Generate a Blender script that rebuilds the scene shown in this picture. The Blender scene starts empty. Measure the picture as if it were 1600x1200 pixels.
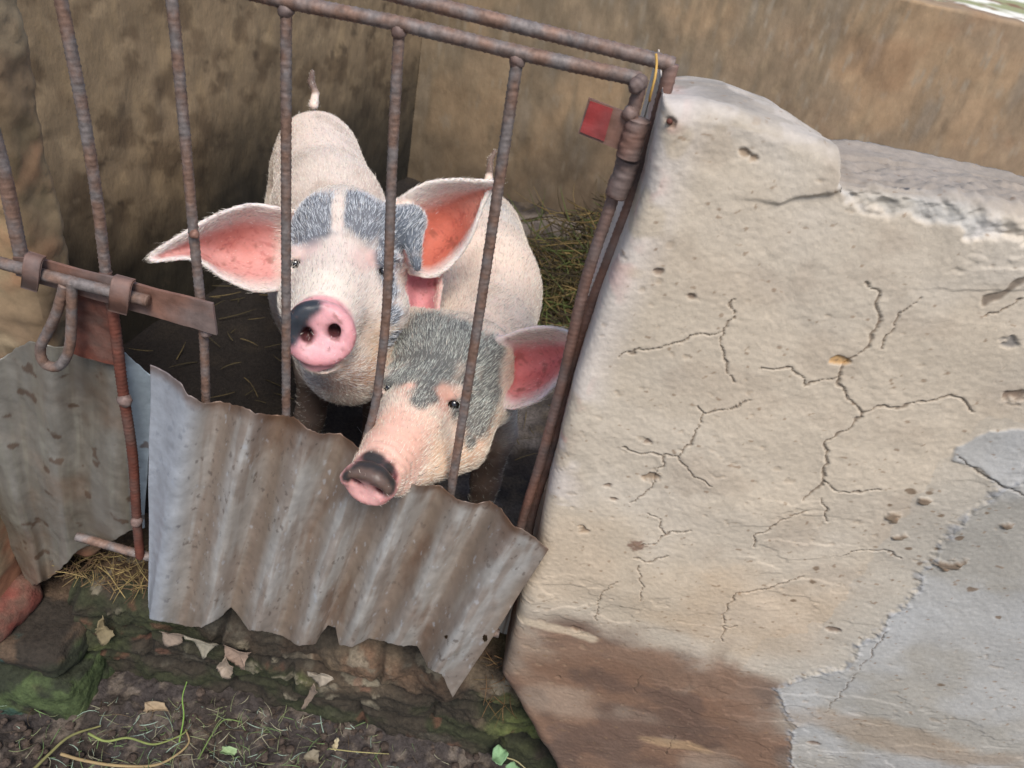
import bpy, bmesh, math, random
import numpy as np
from mathutils import Vector, Matrix
from mathutils.bvhtree import BVHTree

# ------------------------------------------------------------------ camera
scn = bpy.context.scene
PITCH, ROLL, FPX, CZ = math.radians(36.0), math.radians(13.0), 1200.0, 1.45
cam_pos = np.array([0.0, 0.0, CZ])
F0 = np.array([0, math.cos(PITCH), -math.sin(PITCH)])
U0 = np.array([0, math.sin(PITCH), math.cos(PITCH)])
R0 = np.array([1.0, 0, 0])
RC = math.cos(ROLL)*R0 + math.sin(ROLL)*U0
UC = -math.sin(ROLL)*R0 + math.cos(ROLL)*U0
cd = bpy.data.cameras.new('camera'); cam = bpy.data.objects.new('camera', cd)
scn.collection.objects.link(cam)
M = Matrix(((RC[0], UC[0], -F0[0], 0), (RC[1], UC[1], -F0[1], 0), (RC[2], UC[2], -F0[2], CZ), (0, 0, 0, 1)))
cam.matrix_world = M
cd.sensor_width = 36.0; cd.lens = 36.0*FPX/1600.0
cd.clip_start = 0.02; cd.clip_end = 500
cd.dof.use_dof = True; cd.dof.focus_distance = 1.0; cd.dof.aperture_fstop = 9.0
scn.camera = cam

# ------------------------------------------------------------------ light
SUN_EL, SUN_AZ = math.radians(56), math.radians(163)     # azimuth measured clockwise from +Y
w = bpy.data.worlds.new('World'); scn.world = w; w.use_nodes = True
nt = w.node_tree
sky = nt.nodes.new('ShaderNodeTexSky'); sky.sky_type = 'NISHITA'; sky.sun_disc = False
sky.sun_elevation = SUN_EL; sky.sun_rotation = SUN_AZ
sky.air_density = 1.0; sky.dust_density = 1.5; sky.ozone_density = 1.0
bg = nt.nodes['Background']; bg.inputs['Strength'].default_value = 0.115
nt.links.new(sky.outputs[0], bg.inputs['Color'])
sl = bpy.data.lights.new('sun', 'SUN'); sl.energy = 2.2; sl.angle = math.radians(22); sl.color = (1.0, 0.96, 0.90)
so = bpy.data.objects.new('sun', sl); scn.collection.objects.link(so)
sd = Vector((math.sin(SUN_AZ)*math.cos(SUN_EL), math.cos(SUN_AZ)*math.cos(SUN_EL), math.sin(SUN_EL)))
so.rotation_euler = sd.to_track_quat('Z', 'Y').to_euler()
scn.view_settings.view_transform = 'Standard'; scn.view_settings.look = 'None'
scn.view_settings.exposure = 0.56; scn.view_settings.gamma = 1.0

# ------------------------------------------------------------------ helpers
rng = np.random.default_rng(7); random.seed(7)

def ray(px, py): return F0 + (px-800)/FPX*RC + (600-py)/FPX*UC
def P(px, py, d): return cam_pos + ray(px, py)*d          # d: metres along the view axis
def onY(px, py, Y): r = ray(px, py); return cam_pos + r*(Y/r[1])
def onZ(px, py, Z): r = ray(px, py); return cam_pos + r*((Z-CZ)/r[2])
def proj(p):
    q = np.asarray(p)-cam_pos; d = q@F0
    return 800+FPX*(q@RC)/d, 600-FPX*(q@UC)/d
def S(r, g, b):                                           # 0..255 display colour -> linear albedo
    c = np.array([r, g, b])/255.0
    return np.where(c <= 0.04045, c/12.92, ((c+0.055)/1.055)**2.4)

def _hash(ix, iy, iz, seed):
    h = (ix.astype(np.int64)*374761393 + iy.astype(np.int64)*668265263 + iz.astype(np.int64)*2147483647 + seed*974634777) & 0xFFFFFFFF
    h = ((h ^ (h >> 13))*1274126177) & 0xFFFFFFFF
    h = (h ^ (h >> 16)) & 0xFFFFFF
    return h/float(0xFFFFFF)
def vnoise(p, seed=0):
    i = np.floor(p).astype(np.int64); f = p-i; f = f*f*f*(f*(f*6-15)+10)
    x, y, z = i[..., 0], i[..., 1], i[..., 2]; r = 0
    for dx in (0, 1):
        wx = f[..., 0] if dx else 1-f[..., 0]
        for dy in (0, 1):
            wy = f[..., 1] if dy else 1-f[..., 1]
            for dz in (0, 1):
                wz = f[..., 2] if dz else 1-f[..., 2]
                r = r + wx*wy*wz*_hash(x+dx, y+dy, z+dz, seed)
    return r
def fbm(p, scale, octv=4, seed=0, gain=0.5):
    a, s, t = 1.0, 0.0, 0.0; q = np.asarray(p)*scale
    for o in range(octv):
        s = s + a*vnoise(q, seed+o*17); t += a; a *= gain; q = q*2.03+3.7
    return s/t                                            # 0..1
def sstep(a, b, x):
    t = np.clip((x-a)/(b-a), 0, 1); return t*t*(3-2*t)
def mix(a, b, t):
    t = np.asarray(t)[..., None]; return a*(1-t)+b*t

def seg_dist(x, z, pts):
    d = np.full(x.shape, 9.0)
    for (a, b) in zip(pts[:-1], pts[1:]):
        ax, az = a; bx, bz = b; vx, vz = bx-ax, bz-az; L = vx*vx+vz*vz+1e-12
        m = (x > min(ax, bx)-.06) & (x < max(ax, bx)+.06) & (z > min(az, bz)-.06) & (z < max(az, bz)+.06)
        if not m.any(): continue
        xx, zz = x[m], z[m]
        t = np.clip(((xx-ax)*vx+(zz-az)*vz)/L, 0, 1)
        d[m] = np.minimum(d[m], np.hypot(xx-ax-t*vx, zz-az-t*vz))
    return d
def inside_poly(x, z, pts):
    c = np.zeros(x.shape, bool); n = len(pts)
    for i in range(n):
        x1, z1 = pts[i]; x2, z2 = pts[(i+1) % n]
        if z1 == z2: continue
        m = ((z1 > z) != (z2 > z)) & (x < (x2-x1)*(z-z1)/(z2-z1)+x1)
        c ^= m
    return c

def mesh_obj(name, verts, faces, mat, parent=None, colors=None, smooth=True):
    verts = np.asarray(verts, np.float32); me = bpy.data.meshes.new(name)
    faces = np.asarray(faces, np.int32)
    n, k = faces.shape
    me.vertices.add(len(verts)); me.vertices.foreach_set('co', verts.ravel())
    me.loops.add(n*k); me.loops.foreach_set('vertex_index', faces.ravel())
    me.polygons.add(n); me.polygons.foreach_set('loop_start', np.arange(0, n*k, k, dtype=np.int32))
    me.polygons.foreach_set('loop_total', np.full(n, k, np.int32))
    me.polygons.foreach_set('use_smooth', np.full(n, smooth, bool))
    me.update(calc_edges=True); me.validate()
    if colors is not None:
        a = me.color_attributes.new('Col', 'FLOAT_COLOR', 'POINT')
        c = np.ones((len(verts), 4), np.float32); c[:, :colors.shape[1]] = np.clip(colors, 0, 1); a.data.foreach_set('color', c.ravel())
    me.materials.append(mat)
    o = bpy.data.objects.new(name, me); scn.collection.objects.link(o)
    if parent is not None: o.parent = parent
    return o
def grid_faces(nu, nv, closed_u=False):
    i = np.arange(nu if closed_u else nu-1); j = np.arange(nv-1)
    I, J = np.meshgrid(i, j, indexing='ij'); I2 = (I+1) % nu
    return np.stack([I*nv+J, I2*nv+J, I2*nv+J+1, I*nv+J+1], -1).reshape(-1, 4)
def grid_normals(G):
    du = np.gradient(G, axis=0); dv = np.gradient(G, axis=1)
    n = np.cross(du, dv); return n/(np.linalg.norm(n, axis=-1, keepdims=True)+1e-12)

def tag(o, label=None, cat=None, group=None, kind=None):
    if label: o['label'] = label
    if cat: o['category'] = cat
    if group: o['group'] = group
    if kind: o['kind'] = kind
    return o
def thing(name, loc, label, cat, group=None):
    o = bpy.data.objects.new(name, None); o.empty_display_size = .05
    scn.collection.objects.link(o); o.location = Vector(loc)
    bpy.context.view_layer.update()
    return tag(o, label, cat, group)
def adopt(o, parent):
    """parent o (built in world coordinates) keeping its place"""
    o.parent = parent; o.matrix_parent_inverse = Matrix.Translation(-Vector(parent.location)); return o

# ------------------------------------------------------------------ materials
def new_mat(name):
    m = bpy.data.materials.new(name); m.use_nodes = True
    return m, m.node_tree, m.node_tree.nodes['Principled BSDF']
def surf(name, color=None, attr=False, rough=.85, metal=0.0, var=.25, vscale=40, bump=.3, bscale=120, bdist=.003, spec=.3,
         color2=None, stretch=(1, 1, 1), sss=0.0, rough_var=0.0):
    m, t, b = new_mat(name); N = t.nodes; L = t.links; wet = name == 'pig_skin'
    tc = N.new('ShaderNodeTexCoord'); mp = N.new('ShaderNodeMapping'); mp.inputs['Scale'].default_value = stretch
    L.new(tc.outputs['Object'], mp.inputs[0])
    n1 = N.new('ShaderNodeTexNoise'); n1.inputs['Scale'].default_value = vscale; n1.inputs['Detail'].default_value = 8; n1.inputs['Roughness'].default_value = .65
    L.new(mp.outputs[0], n1.inputs['Vector'])
    rp = N.new('ShaderNodeMapRange'); rp.inputs['From Min'].default_value = .3; rp.inputs['From Max'].default_value = .7
    rp.inputs['To Min'].default_value = 1-var; rp.inputs['To Max'].default_value = 1+var
    L.new(n1.outputs['Fac'], rp.inputs['Value'])
    if attr:
        src = N.new('ShaderNodeAttribute'); src.attribute_name = 'Col'; cs = src.outputs['Color']
    elif color2 is not None:
        mx = N.new('ShaderNodeMix'); mx.data_type = 'RGBA'
        mx.inputs[6].default_value = (*color, 1); mx.inputs[7].default_value = (*color2, 1)
        n2 = N.new('ShaderNodeTexNoise'); n2.inputs['Scale'].default_value = vscale*.35; n2.inputs['Detail'].default_value = 6
        r2 = N.new('ShaderNodeMapRange'); r2.inputs['From Min'].default_value = .4; r2.inputs['From Max'].default_value = .62
        L.new(mp.outputs[0], n2.inputs['Vector']); L.new(n2.outputs['Fac'], r2.inputs['Value']); L.new(r2.outputs[0], mx.inputs[0]); cs = mx.outputs[2]
    else:
        src = N.new('ShaderNodeRGB'); src.outputs[0].default_value = (*color, 1); cs = src.outputs[0]
    vm = N.new('ShaderNodeVectorMath'); vm.operation = 'SCALE'
    L.new(cs, vm.inputs[0]); L.new(rp.outputs[0], vm.inputs['Scale']); L.new(vm.outputs[0], b.inputs['Base Color'])
    b.inputs['Roughness'].default_value = rough; b.inputs['Metallic'].default_value = metal
    b.inputs['Specular IOR Level'].default_value = spec
    if rough_var:
        rr = N.new('ShaderNodeMapRange'); rr.inputs['From Min'].default_value = .3; rr.inputs['From Max'].default_value = .7
        rr.inputs['To Min'].default_value = rough-rough_var; rr.inputs['To Max'].default_value = rough+rough_var
        L.new(n1.outputs['Fac'], rr.inputs['Value']); L.new(rr.outputs[0], b.inputs['Roughness'])
    if wet:
        wr = N.new('ShaderNodeMapRange'); wr.inputs['To Min'].default_value = .28; wr.inputs['To Max'].default_value = .62
        L.new(src.outputs['Alpha'], wr.inputs['Value']); L.new(wr.outputs[0], b.inputs['Roughness'])
    if bump:
        n3 = N.new('ShaderNodeTexNoise'); n3.inputs['Scale'].default_value = bscale; n3.inputs['Detail'].default_value = 6; n3.inputs['Roughness'].default_value = .6
        L.new(mp.outputs[0], n3.inputs['Vector'])
        bp = N.new('ShaderNodeBump'); bp.inputs['Strength'].default_value = bump; bp.inputs['Distance'].default_value = bdist
        L.new(n3.outputs['Fac'], bp.inputs['Height']); L.new(bp.outputs[0], b.inputs['Normal'])
    if sss:
        b.inputs['Subsurface Weight'].default_value = sss
        b.inputs['Subsurface Radius'].default_value = (1.0, .35, .2); b.inputs['Subsurface Scale'].default_value = .006
    return m
M_plaster = surf('aged_plaster', attr=True, var=.10, vscale=130, bump=.35, bscale=420, bdist=.0012, rough=.9)
M_backwall = surf('streaked_plaster', attr=True, var=.14, vscale=30, stretch=(1, 1, .5), bump=.6, bscale=70, bdist=.004, rough=.9)
M_sill = surf('mossy_stone', attr=True, var=.4, vscale=120, bump=.8, bscale=220, bdist=.004, rough=.95)
M_soil = surf('dark_soil', attr=True, var=.5, vscale=160, bump=.9, bscale=260, bdist=.004, rough=.95)
M_rebar = surf('rusty_rebar', color=S(122, 96, 82), color2=S(118, 109, 105), var=.4, vscale=110, bump=.4, bscale=500, bdist=.0006, rough=.6, spec=.4, metal=.15)
M_rust = surf('rusty_plate', color=S(128, 94, 80), color2=S(114, 98, 92), var=.3, vscale=45, bump=.4, bscale=300, bdist=.0008, rough=.6, spec=.4, metal=.15)
M_rustred = surf('red_rust', color=S(104, 60, 48), color2=S(96, 74, 66), var=.3, vscale=60, bump=.5, bscale=300, bdist=.001, rough=.75)
M_tin = surf('galvanised_tin', attr=True, var=.14, vscale=60, bump=.25, bscale=150, bdist=.001, rough=.42, spec=.5, metal=.35, rough_var=.12)
M_redpaint = surf('red_paint', color=S(146, 58, 56), color2=S(128, 70, 68), var=.15, vscale=60, bump=.2, rough=.45)
M_skin = surf('pig_skin', attr=True, var=.08, vscale=160, bump=.35, bscale=420, bdist=.0012, rough=.55, spec=.35, sss=.25)
M_hair = surf('pig_bristle', attr=True, var=.05, bump=0, rough=.5, spec=.3)
M_eye = surf('pig_eye', color=(.008, .006, .005), var=0, bump=0, rough=.08, spec=.7)
M_straw = surf('straw', attr=True, var=.2, bump=0, rough=.8)
M_leaf = surf('leaf', attr=True, var=.2, vscale=150, bump=.3, rough=.7)
M_brick = surf('brick', color=S(118, 66, 56), color2=S(106, 78, 66), var=.3, vscale=70, bump=.8, bscale=200, bdist=.003, rough=.95)
M_twine = surf('twine', color=S(190, 150, 80), var=.2, bump=0, rough=.8)
M_glove = surf('bark', color=S(120, 110, 85), var=.3, bump=.4, rough=.9)

# ------------------------------------------------------------------ right wall (wrapped relief)
YW = 0.70
def pl(pts, Y=YW): return [tuple(onY(a, b, Y)[[0, 2]]) for a, b in pts]
edge = pl([(1052, 122), (1030, 190), (1003, 300), (955, 430), (905, 560), (872, 680), (848, 800), (835, 880), (812, 950), (784, 1060), (832, 1130), (866, 1195), (900, 1290)])
ez = np.array([p[1] for p in edge])[::-1]; ex = np.array([p[0] for p in edge])[::-1]
def xl_of(z): return np.interp(z, ez, ex)
step_x = onY(1322, 265, YW)[0]
top_pts = [(1045, 168), (1100, 168), (1160, 178), (1225, 204), (1270, 222), (1316, 240)]
tp = pl(top_pts); lp = pl([(1330, 282), (1427, 294), (1544, 314), (1700, 344)])
txs = np.array([p[0] for p in tp]+[p[0] for p in lp]+[3.0]); tzs = np.array([p[1] for p in tp]+[p[1] for p in lp]+[lp[-1][1]-.0])

def build_wall():
    xs = np.concatenate([np.arange(0, .84, .00145), np.arange(.90, 2.6, .03)])      # distance from left edge
    a = np.concatenate([np.linspace(.20, .012, 14), np.arange(.0105, 0, -.0015)])   # jamb depth
    zs = np.concatenate([np.arange(-.06, .14, .02), np.linspace(.14, 1.0, 500)])
    zs_n = zs/zs[-1]
    b = np.concatenate([np.arange(.003, .15, .003), [.151], ])
    nu = len(a)+len(xs); nb = len(b)
    zz = np.concatenate([np.linspace(0, .16, 24)[:-1], np.linspace(.16, 1.0, 760)])
    # param v in 0..1 maps from z=-.06 to top(x)
    U = np.concatenate([-a, xs]); V = np.concatenate([zz, 1+b, 1+b[-1]+np.array([.3, 1.3])])
    G = np.zeros((len(U), len(V), 3))
    Xd = np.maximum(U, 0)[:, None]*np.ones(len(V))[None, :]
    A = np.maximum(-U, 0)[:, None]*np.ones(len(V))[None, :]
    vv = np.minimum(V, 1)[None, :]*np.ones(len(U))[:, None]
    B = np.clip(V-1, 0, .151)[None, :]*np.ones(len(U))[:, None]
    # first guess of z with the left-edge x
    x0 = .12+Xd
    zt = np.interp(x0, txs, tzs)
    for _ in range(3):
        z = -.06+vv*(zt+.06)
        X = xl_of(z)+Xd*(1-np.clip(.0, 0, 1)); zt = np.interp(X, txs, tzs)
    # lump is domed front to back
    lump = sstep(step_x+.004, step_x-.012, X)
    dome = -.014*(B/.151)*(1+1.9*sstep(.19, step_x, X)*(X < step_x))+(.006*np.sin(np.clip(B/.151, 0, 1)*math.pi)*lump*sstep(.0, .1, X-.08))
    wob = (fbm(np.stack([X, B*2, X*0], -1), 9, 3, 5)-.5)*.012
    Z = z+(dome+wob*sstep(.85, 1, vv))*(V[None, :] >= .6)
    # rounded edges
    rl, rt = .019, .012+.012*fbm(np.stack([X, X*0, X*0], -1), 12, 2, 8)
    dl = np.clip(Xd/rl, 0, 1); rc = np.where(A > 0, rl, rl*(1-np.sqrt(1-(1-dl)**2)))
    tdist = np.clip((zt-z)/rt, 0, 1); rz = np.where(B > 0, rt, rt*(1-np.sqrt(1-(1-tdist)**2)))
    Y = YW+np.maximum(rc, rz)+np.maximum(A, B)*1.0
    # undulation & chips on the front
    p = np.stack([X, Y*0+A*1.0+B, Z], -1)
    front = (A <= 0) & (B <= 0)
    rel = (fbm(p, 4, 3, 1)-.5)*.018+(fbm(p, 12, 2, 2)-.5)*.0050+(fbm(p, 60, 4, 3)-.5)*.0009*(.4+1.6*sstep(.45, .65, fbm(p, 8, 3, 51)))
    flow = fbm(np.stack([X*.8+Z*.3, X*0, Z*1.4-X*.4], -1), 20, 4, 77)
    grit = fbm(p, 230, 2, 78)
    rel += (grit-.5)*.0007+.0010*sstep(.50, .54, flow)*sstep(.5, .7, fbm(p, 5, 2, 79))
    # colour
    cream = S(193, 179, 160); col = np.ones(X.shape+(3,))*cream
    n1 = fbm(p, 5, 5, 11); n2 = fbm(p, 16, 5, 12); n3 = fbm(p, 50, 4, 13)
    col = mix(col, S(206, 194, 178), sstep(.5, .72, n1)*.6)
    col = mix(col, S(172, 156, 138), sstep(.5, .7, n2)*.5)
    col = mix(col, S(196, 178, 154), sstep(.47, .62, fbm(p, 7, 4, 14))*.3)
    def blob(px, py, rx, rz_, nz=.35, sd_=3):
        c = onY(px, py, YW); e = np.hypot((X-c[0])/rx, (Z-c[2])/rz_)+(fbm(p, 18, 5, sd_)-.5)*nz*2.4
        return sstep(1.30, .55, e)
    col = mix(col, S(194, 176, 152), blob(960, 900, .16, .10)*.6)
    col = mix(col, S(192, 172, 148), blob(880, 880, .07, .10)*.6)
    col = mix(col, S(188, 162, 132), blob(1180, 960, .14, .09)*.5)
    brown = np.maximum.reduce([blob(900, 1010, .10, .055, .3, 5), blob(1010, 1050, .13, .075, .3, 6), blob(1150, 1080, .09, .06, .3, 7), blob(880, 1110, .12, .07, .4, 8), blob(1080, 1180, .16, .06, .4, 9)])
    bl = pl([(700, 975), (850, 990), (1000, 1000), (1080, 1035), (1130, 1025), (1175, 1060), (1225, 1090), (1260, 1160), (1700, 1190)])
    blx = np.array([q[0] for q in bl]); blz = np.array([q[1] for q in bl])
    brown = np.maximum(brown*.9, (.55*sstep(.05, -.03, Z-np.interp(X, blx, blz)+(fbm(p, 9, 5, 24)-.5)*.16)+.40*sstep(.01, -.09, Z-np.interp(X, blx, blz)+(fbm(p, 13, 5, 56)-.5)*.16)))
    brown *= .75+.25*sstep(.9, .6, fbm(p, 11, 3, 15)+.1)
    bc = mix(S(116, 84, 64)*np.ones(X.shape+(3,)), S(92, 66, 53), sstep(.4, .6, fbm(p, 14, 4, 16)))
    col = mix(col, bc, brown*.96)
    col = mix(col, S(200, 168, 128), blob(1060, 1165, .05, .012, .8)*.4)
    # white bare strip above the brown stain
    ws = seg_dist(X, Z, pl([(812, 968), (870, 985), (925, 1000)]))
    col = mix(col, S(205, 186, 160), sstep(.012, .004, ws+(n3-.5)*.01)*.7)
    # grey cement patches
    gp = pl([(1605, 745), (1560, 765), (1520, 800), (1470, 850), (1440, 905), (1432, 935), (1396, 962), (1375, 985), (1345, 1008), (1332, 1032), (1295, 1046), (1265, 1052), (1216, 1074), (1225, 1100), (1238, 1130), (1232, 1160), (1240, 1215), (1700, 1300), (1800, 700)])
    wx = (fbm(p, 45, 4, 21)-.5)*.018; wz = (fbm(p, 45, 4, 22)-.5)*.018
    g1 = inside_poly(X+wx, Z+wz, gp); d1 = seg_dist(X+wx, Z+wz, gp[:-2])
    gs = np.where(g1, d1, -d1)
    gp2 = pl([(1605, 672), (1545, 675), (1522, 690), (1494, 702), (1490, 722), (1530, 732), (1550, 750), (1605, 765), (1700, 740)])
    g2 = inside_poly(X+wx*.5, Z+wz*.5, gp2); d2 = seg_dist(X+wx*.5, Z+wz*.5, gp2[:-1])
    gs2 = np.where(g2, d2, -d2)
    gm = np.maximum(sstep(-.001, .002, gs), sstep(-.001, .002, gs2))
    gc = mix(S(168, 165, 160)*np.ones(X.shape+(3,)), S(160, 154, 144), sstep(.42, .62, fbm(p, 8, 4, 23)))
    gc = mix(gc, S(178, 177, 175), sstep(.5, .75, fbm(p, 9, 5, 31))*.6)
    gc = mix(gc, S(150, 128, 104), blob(1400, 1150, .20, .03, .6)*.6)
    soft = sstep(-.16, .02, gs+(fbm(p, 14, 4, 25)-.5)*.07)
    col = mix(col, S(174, 167, 155), soft*.7*(1-brown)); col = mix(col, gc, gm*.92)
    rel += .0018*gm+.0012*sstep(.008, .0, np.abs(gs))*(n3*2)
    rough_edge = sstep(.012, .0, np.abs(gs))
    rel += rough_edge*(fbm(p, 190, 3, 26)-.5)*.004
    col = mix(col, S(150, 150, 152), rough_edge*sstep(.5, .62, fbm(p, 120, 3, 27))*.6)
    # upper plaster coat: thicker skin over the corner, ends in a broken lip
    lip = pl([(1000, 330), (1050, 322), (1120, 318), (1180, 312), (1215, 322), (1245, 312), (1300, 305), (1322, 296), (1322, 180)])
    pc = pl([(960, 60)])+lip
    li = inside_poly(X+wx*.4, Z+wz*.4, pc); ld = seg_dist(X+wx*.4, Z+wz*.4, lip); ls = np.where(li, ld, -ld)
    rel += .0004*sstep(-.010, .010, ls)*front+.005*sstep(-.002, .003, ls)*sstep(step_x-.1, step_x, X)
    # chipped white band under the ledge
    band = pl([(1322, 296), (1345, 318), (1400, 345), (1440, 352), (1500, 362), (1560, 372), (1700, 392)])
    bz = np.interp(X, [q[0] for q in band], [q[1] for q in band])
    bm = sstep(-.006, .004, Z-bz+(fbm(p, 50, 3, 28)-.5)*.03)*(X > step_x)
    rel += -.004*bm*(X > step_x)+bm*(fbm(p, 75, 4, 29)-.5)*.010
    col = mix(col, S(206, 200, 194), bm*sstep(.36, .62, fbm(p, 24, 5, 30))*.8)
    col = mix(col, S(166, 162, 154), bm*sstep(.60, .45, fbm(p, 20, 4, 30))*.6)
    # weathered grey top and white rim
    topm = np.clip(sstep(0, .006, B)+sstep(.018, .003, zt-z)*.8, 0, 1)*(A < .05)
    tc = mix(S(166, 156, 144)*np.ones(X.shape+(3,)), S(140, 132, 124), sstep(.4, .6, fbm(p, 15, 4, 32)))
    tc = mix(tc, S(144, 130, 116), (X > step_x)*.8)
    col = mix(col, tc, topm*.85)
    rim = sstep(.055, .012, Xd)*sstep(.75, .45, np.abs(fbm(p, 12, 3, 33)-.5)*4)
    col = mix(col, S(216, 206, 200), rim*.45*(zt-Z < .5))
    col = mix(col, S(198, 188, 178), sstep(.035, .01, zt-Z)*sstep(.5, .6, fbm(p, 24, 4, 34))*.4*(X < step_x))
    col = mix(col, S(206, 150, 140), sstep(.030, .005, Xd)*sstep(.55, .7, fbm(p, 30, 3, 35))*.35*(zt-Z < .4))
    # cracks
    cracks = [
        ([(1353, 444), (1374, 458), (1371, 490), (1378, 505), (1352, 550), (1325, 565), (1307, 592), (1320, 615), (1345, 647), (1325, 675), (1290, 688), (1294, 705), (1289, 740), (1287, 753), (1251, 782)], .0016),
        ([(1287, 753), (1312, 768), (1378, 765)], .0009),
        ([(1345, 647), (1370, 640), (1420, 635), (1492, 620), (1505, 625), (1522, 646)], .0012),
        ([(1307, 592), (1260, 603), (1250, 588), (1235, 577), (1190, 580)], .0009),
        ([(1150, 465), (1143, 482), (1147, 495), (1127, 520), (1130, 555), (1137, 585), (1152, 600)], .0012),
        ([(1127, 520), (1085, 525), (1040, 542), (1000, 550), (968, 560)], .0009),
        ([(1174, 627), (1140, 637), (1100, 648), (1080, 690), (1058, 710), (1040, 710), (1000, 708), (975, 700)], .0013),
        ([(1100, 648), (1088, 636)], .001),
        ([(1058, 710), (1085, 742), (1115, 758)], .0009),
        ([(1040, 712), (1028, 735), (1015, 765), (985, 785)], .001),
        ([(1288, 778), (1290, 800), (1290, 818)], .0008),
        ([(1260, 796), (1220, 815), (1180, 835), (1178, 852)], .0011),
        ([(1010, 798), (1030, 810), (1037, 832), (1020, 850), (1000, 850)], .0010),
        ([(1037, 832), (1080, 828)], .0008),
        ([(1600, 465), (1580, 477), (1540, 500)], .0012),
        ([(1255, 902), (1200, 920), (1150, 926), (1130, 960), (1133, 975)], .0011),
        ([(1150, 978), (1132, 980), (1127, 1005)], .001),
        ([(1320, 870), (1330, 866), (1383, 862), (1407, 877)], .0011),
        ([(930, 970), (940, 925), (965, 905)], .0009),
        ([(998, 880), (1003, 905), (1000, 935)], .0008),
        ([(1385, 985), (1352, 1030), (1320, 1070), (1290, 1110)], .0009),
        ([(1000, 1058), (992, 1085)], .0012), ([(1040, 1180), (1055, 1150)], .001),
        ([(1375, 545), (1400, 500), (1440, 470)], .0004),
        ([(990, 870), (1020, 875), (1045, 866)], .0008),
        ([(1540, 472), (1570, 456), (1592, 438), (1625, 420)], .0045),
        ([(1490, 715), (1530, 735), (1560, 755), (1600, 770)], .0012),
    ]
    cw = (fbm(p, 90, 3, 40)-.5)*.010; cw2 = (fbm(p, 90, 3, 41)-.5)*.010
    for pts, wd in cracks:
        q = pl(pts); d = seg_dist(X+cw, Z+cw2, q)
        wd2 = np.maximum(wd, .0009)*(.55+.7*fbm(p, 40, 2, 42))
        k = sstep(wd2*1.25, wd2*.5, d)
        rel -= .0022*k; rel += .0003*sstep(.010, .002, d)
        col = mix(col, S(96, 80, 66), k*.72)
    # gouges, pits, mud
    pit = fbm(p, 75, 3, 43); dens = .6*sstep(.77, .90, pit*(.85+.3*fbm(p, 6, 2, 55))+.06*sstep(.25, .0, Xd))
    rel -= .0014*dens*front; col = mix(col, S(150, 128, 104), dens*.5)
    gl = [(1048, 192, .007, 1), (1580, 535, .009, 3), (1310, 565, .010, 0), (1018, 745, .012, 2), (996, 850, .014, 4), (1080, 465, .006, 1), (1030, 426, .006, 1), 
          (1590, 620, .014, 1), (1302, 985, .009, 1), (1165, 243, .006, 2), (1180, 250, .006, 2), (1015, 690, .006, 1), (950, 760, .006, 1), (958, 780, .005, 1), (912, 828, .009, 2), (900, 985, .008, 1), (872, 1060, .006, 1), (1272, 1160, .010, 1)]
    for gx, gy, r, kind in gl:
        c = onY(gx, gy, YW); e = np.hypot(X-c[0], (Z-c[2])*1.4)/r+(fbm(p, 140, 3, 44+kind)-.5)*1.6
        k = sstep(1.1, .5, e)
        rel -= (.002+.09*r)*k*(kind != 4)
        col = mix(col, [S(196, 150, 90), S(110, 88, 72), S(140, 116, 92), S(116, 112, 110), S(110, 76, 60)][kind], k*.75)
    muds = [(1445, 782, 12), (1405, 840, 14), (1480, 885, 26), (1510, 880, 12), (1520, 922, 10), (1395, 810, 14), (1452, 770, 9), (1575, 820, 14), (1435, 820, 8), (1525, 826, 7), (1425, 770, 10), (1440, 885, 9), (1560, 965, 5), (1468, 1068, 9), (1395, 910, 5), (1270, 910, 8), (1278, 890, 8), (1240, 940, 6), (1470, 805, 6), (1500, 840, 9), (1465, 860, 8), (1420, 860, 6), (1540, 800, 5), (1390, 790, 6)]
    for mx_, my, r in muds:
        c = onY(mx_, my, YW); rr = r*.0006; e = np.hypot((X-c[0]), (Z-c[2])*1.3)/rr+(fbm(p, 90, 4, 49)-.5)*2.4
        k = sstep(1.1, .5, e); rel += .003*k*(r > 10); col = mix(col, S(112, 90, 68), k*.8)
    sp = sstep(.80, .87, fbm(p, 130, 2, 50)); col = mix(col, S(130, 104, 80), sp*.6)
    fade = sstep(.9, .8, Xd-.0)
    dirn = grid_normals(np.stack([X, Y, Z], -1))
    if dirn[200, 300, 1] > 0: dirn = -dirn
    # relief acts on the front mostly
    G = np.stack([X, Y, Z], -1)+dirn*rel[..., None]*np.where(np.maximum(A, B) > .1, .4, 1)[..., None]
    # last rows drop down the back face
    G[:, -2, 2] -= .05; G[:, -1, 2] = -.06; G[:, -1, 1] = G[:, -2, 1]
    f = grid_faces(*G.shape[:2])
    return G.reshape(-1, 3), f, col.reshape(-1, 3)
v, f, c = build_wall()
wall = mesh_obj('plastered_wall', v, f, M_plaster, colors=c)
tag(wall, 'cracked cream plastered pen wall with grey and brown stains right of the gate', 'wall')

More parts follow.
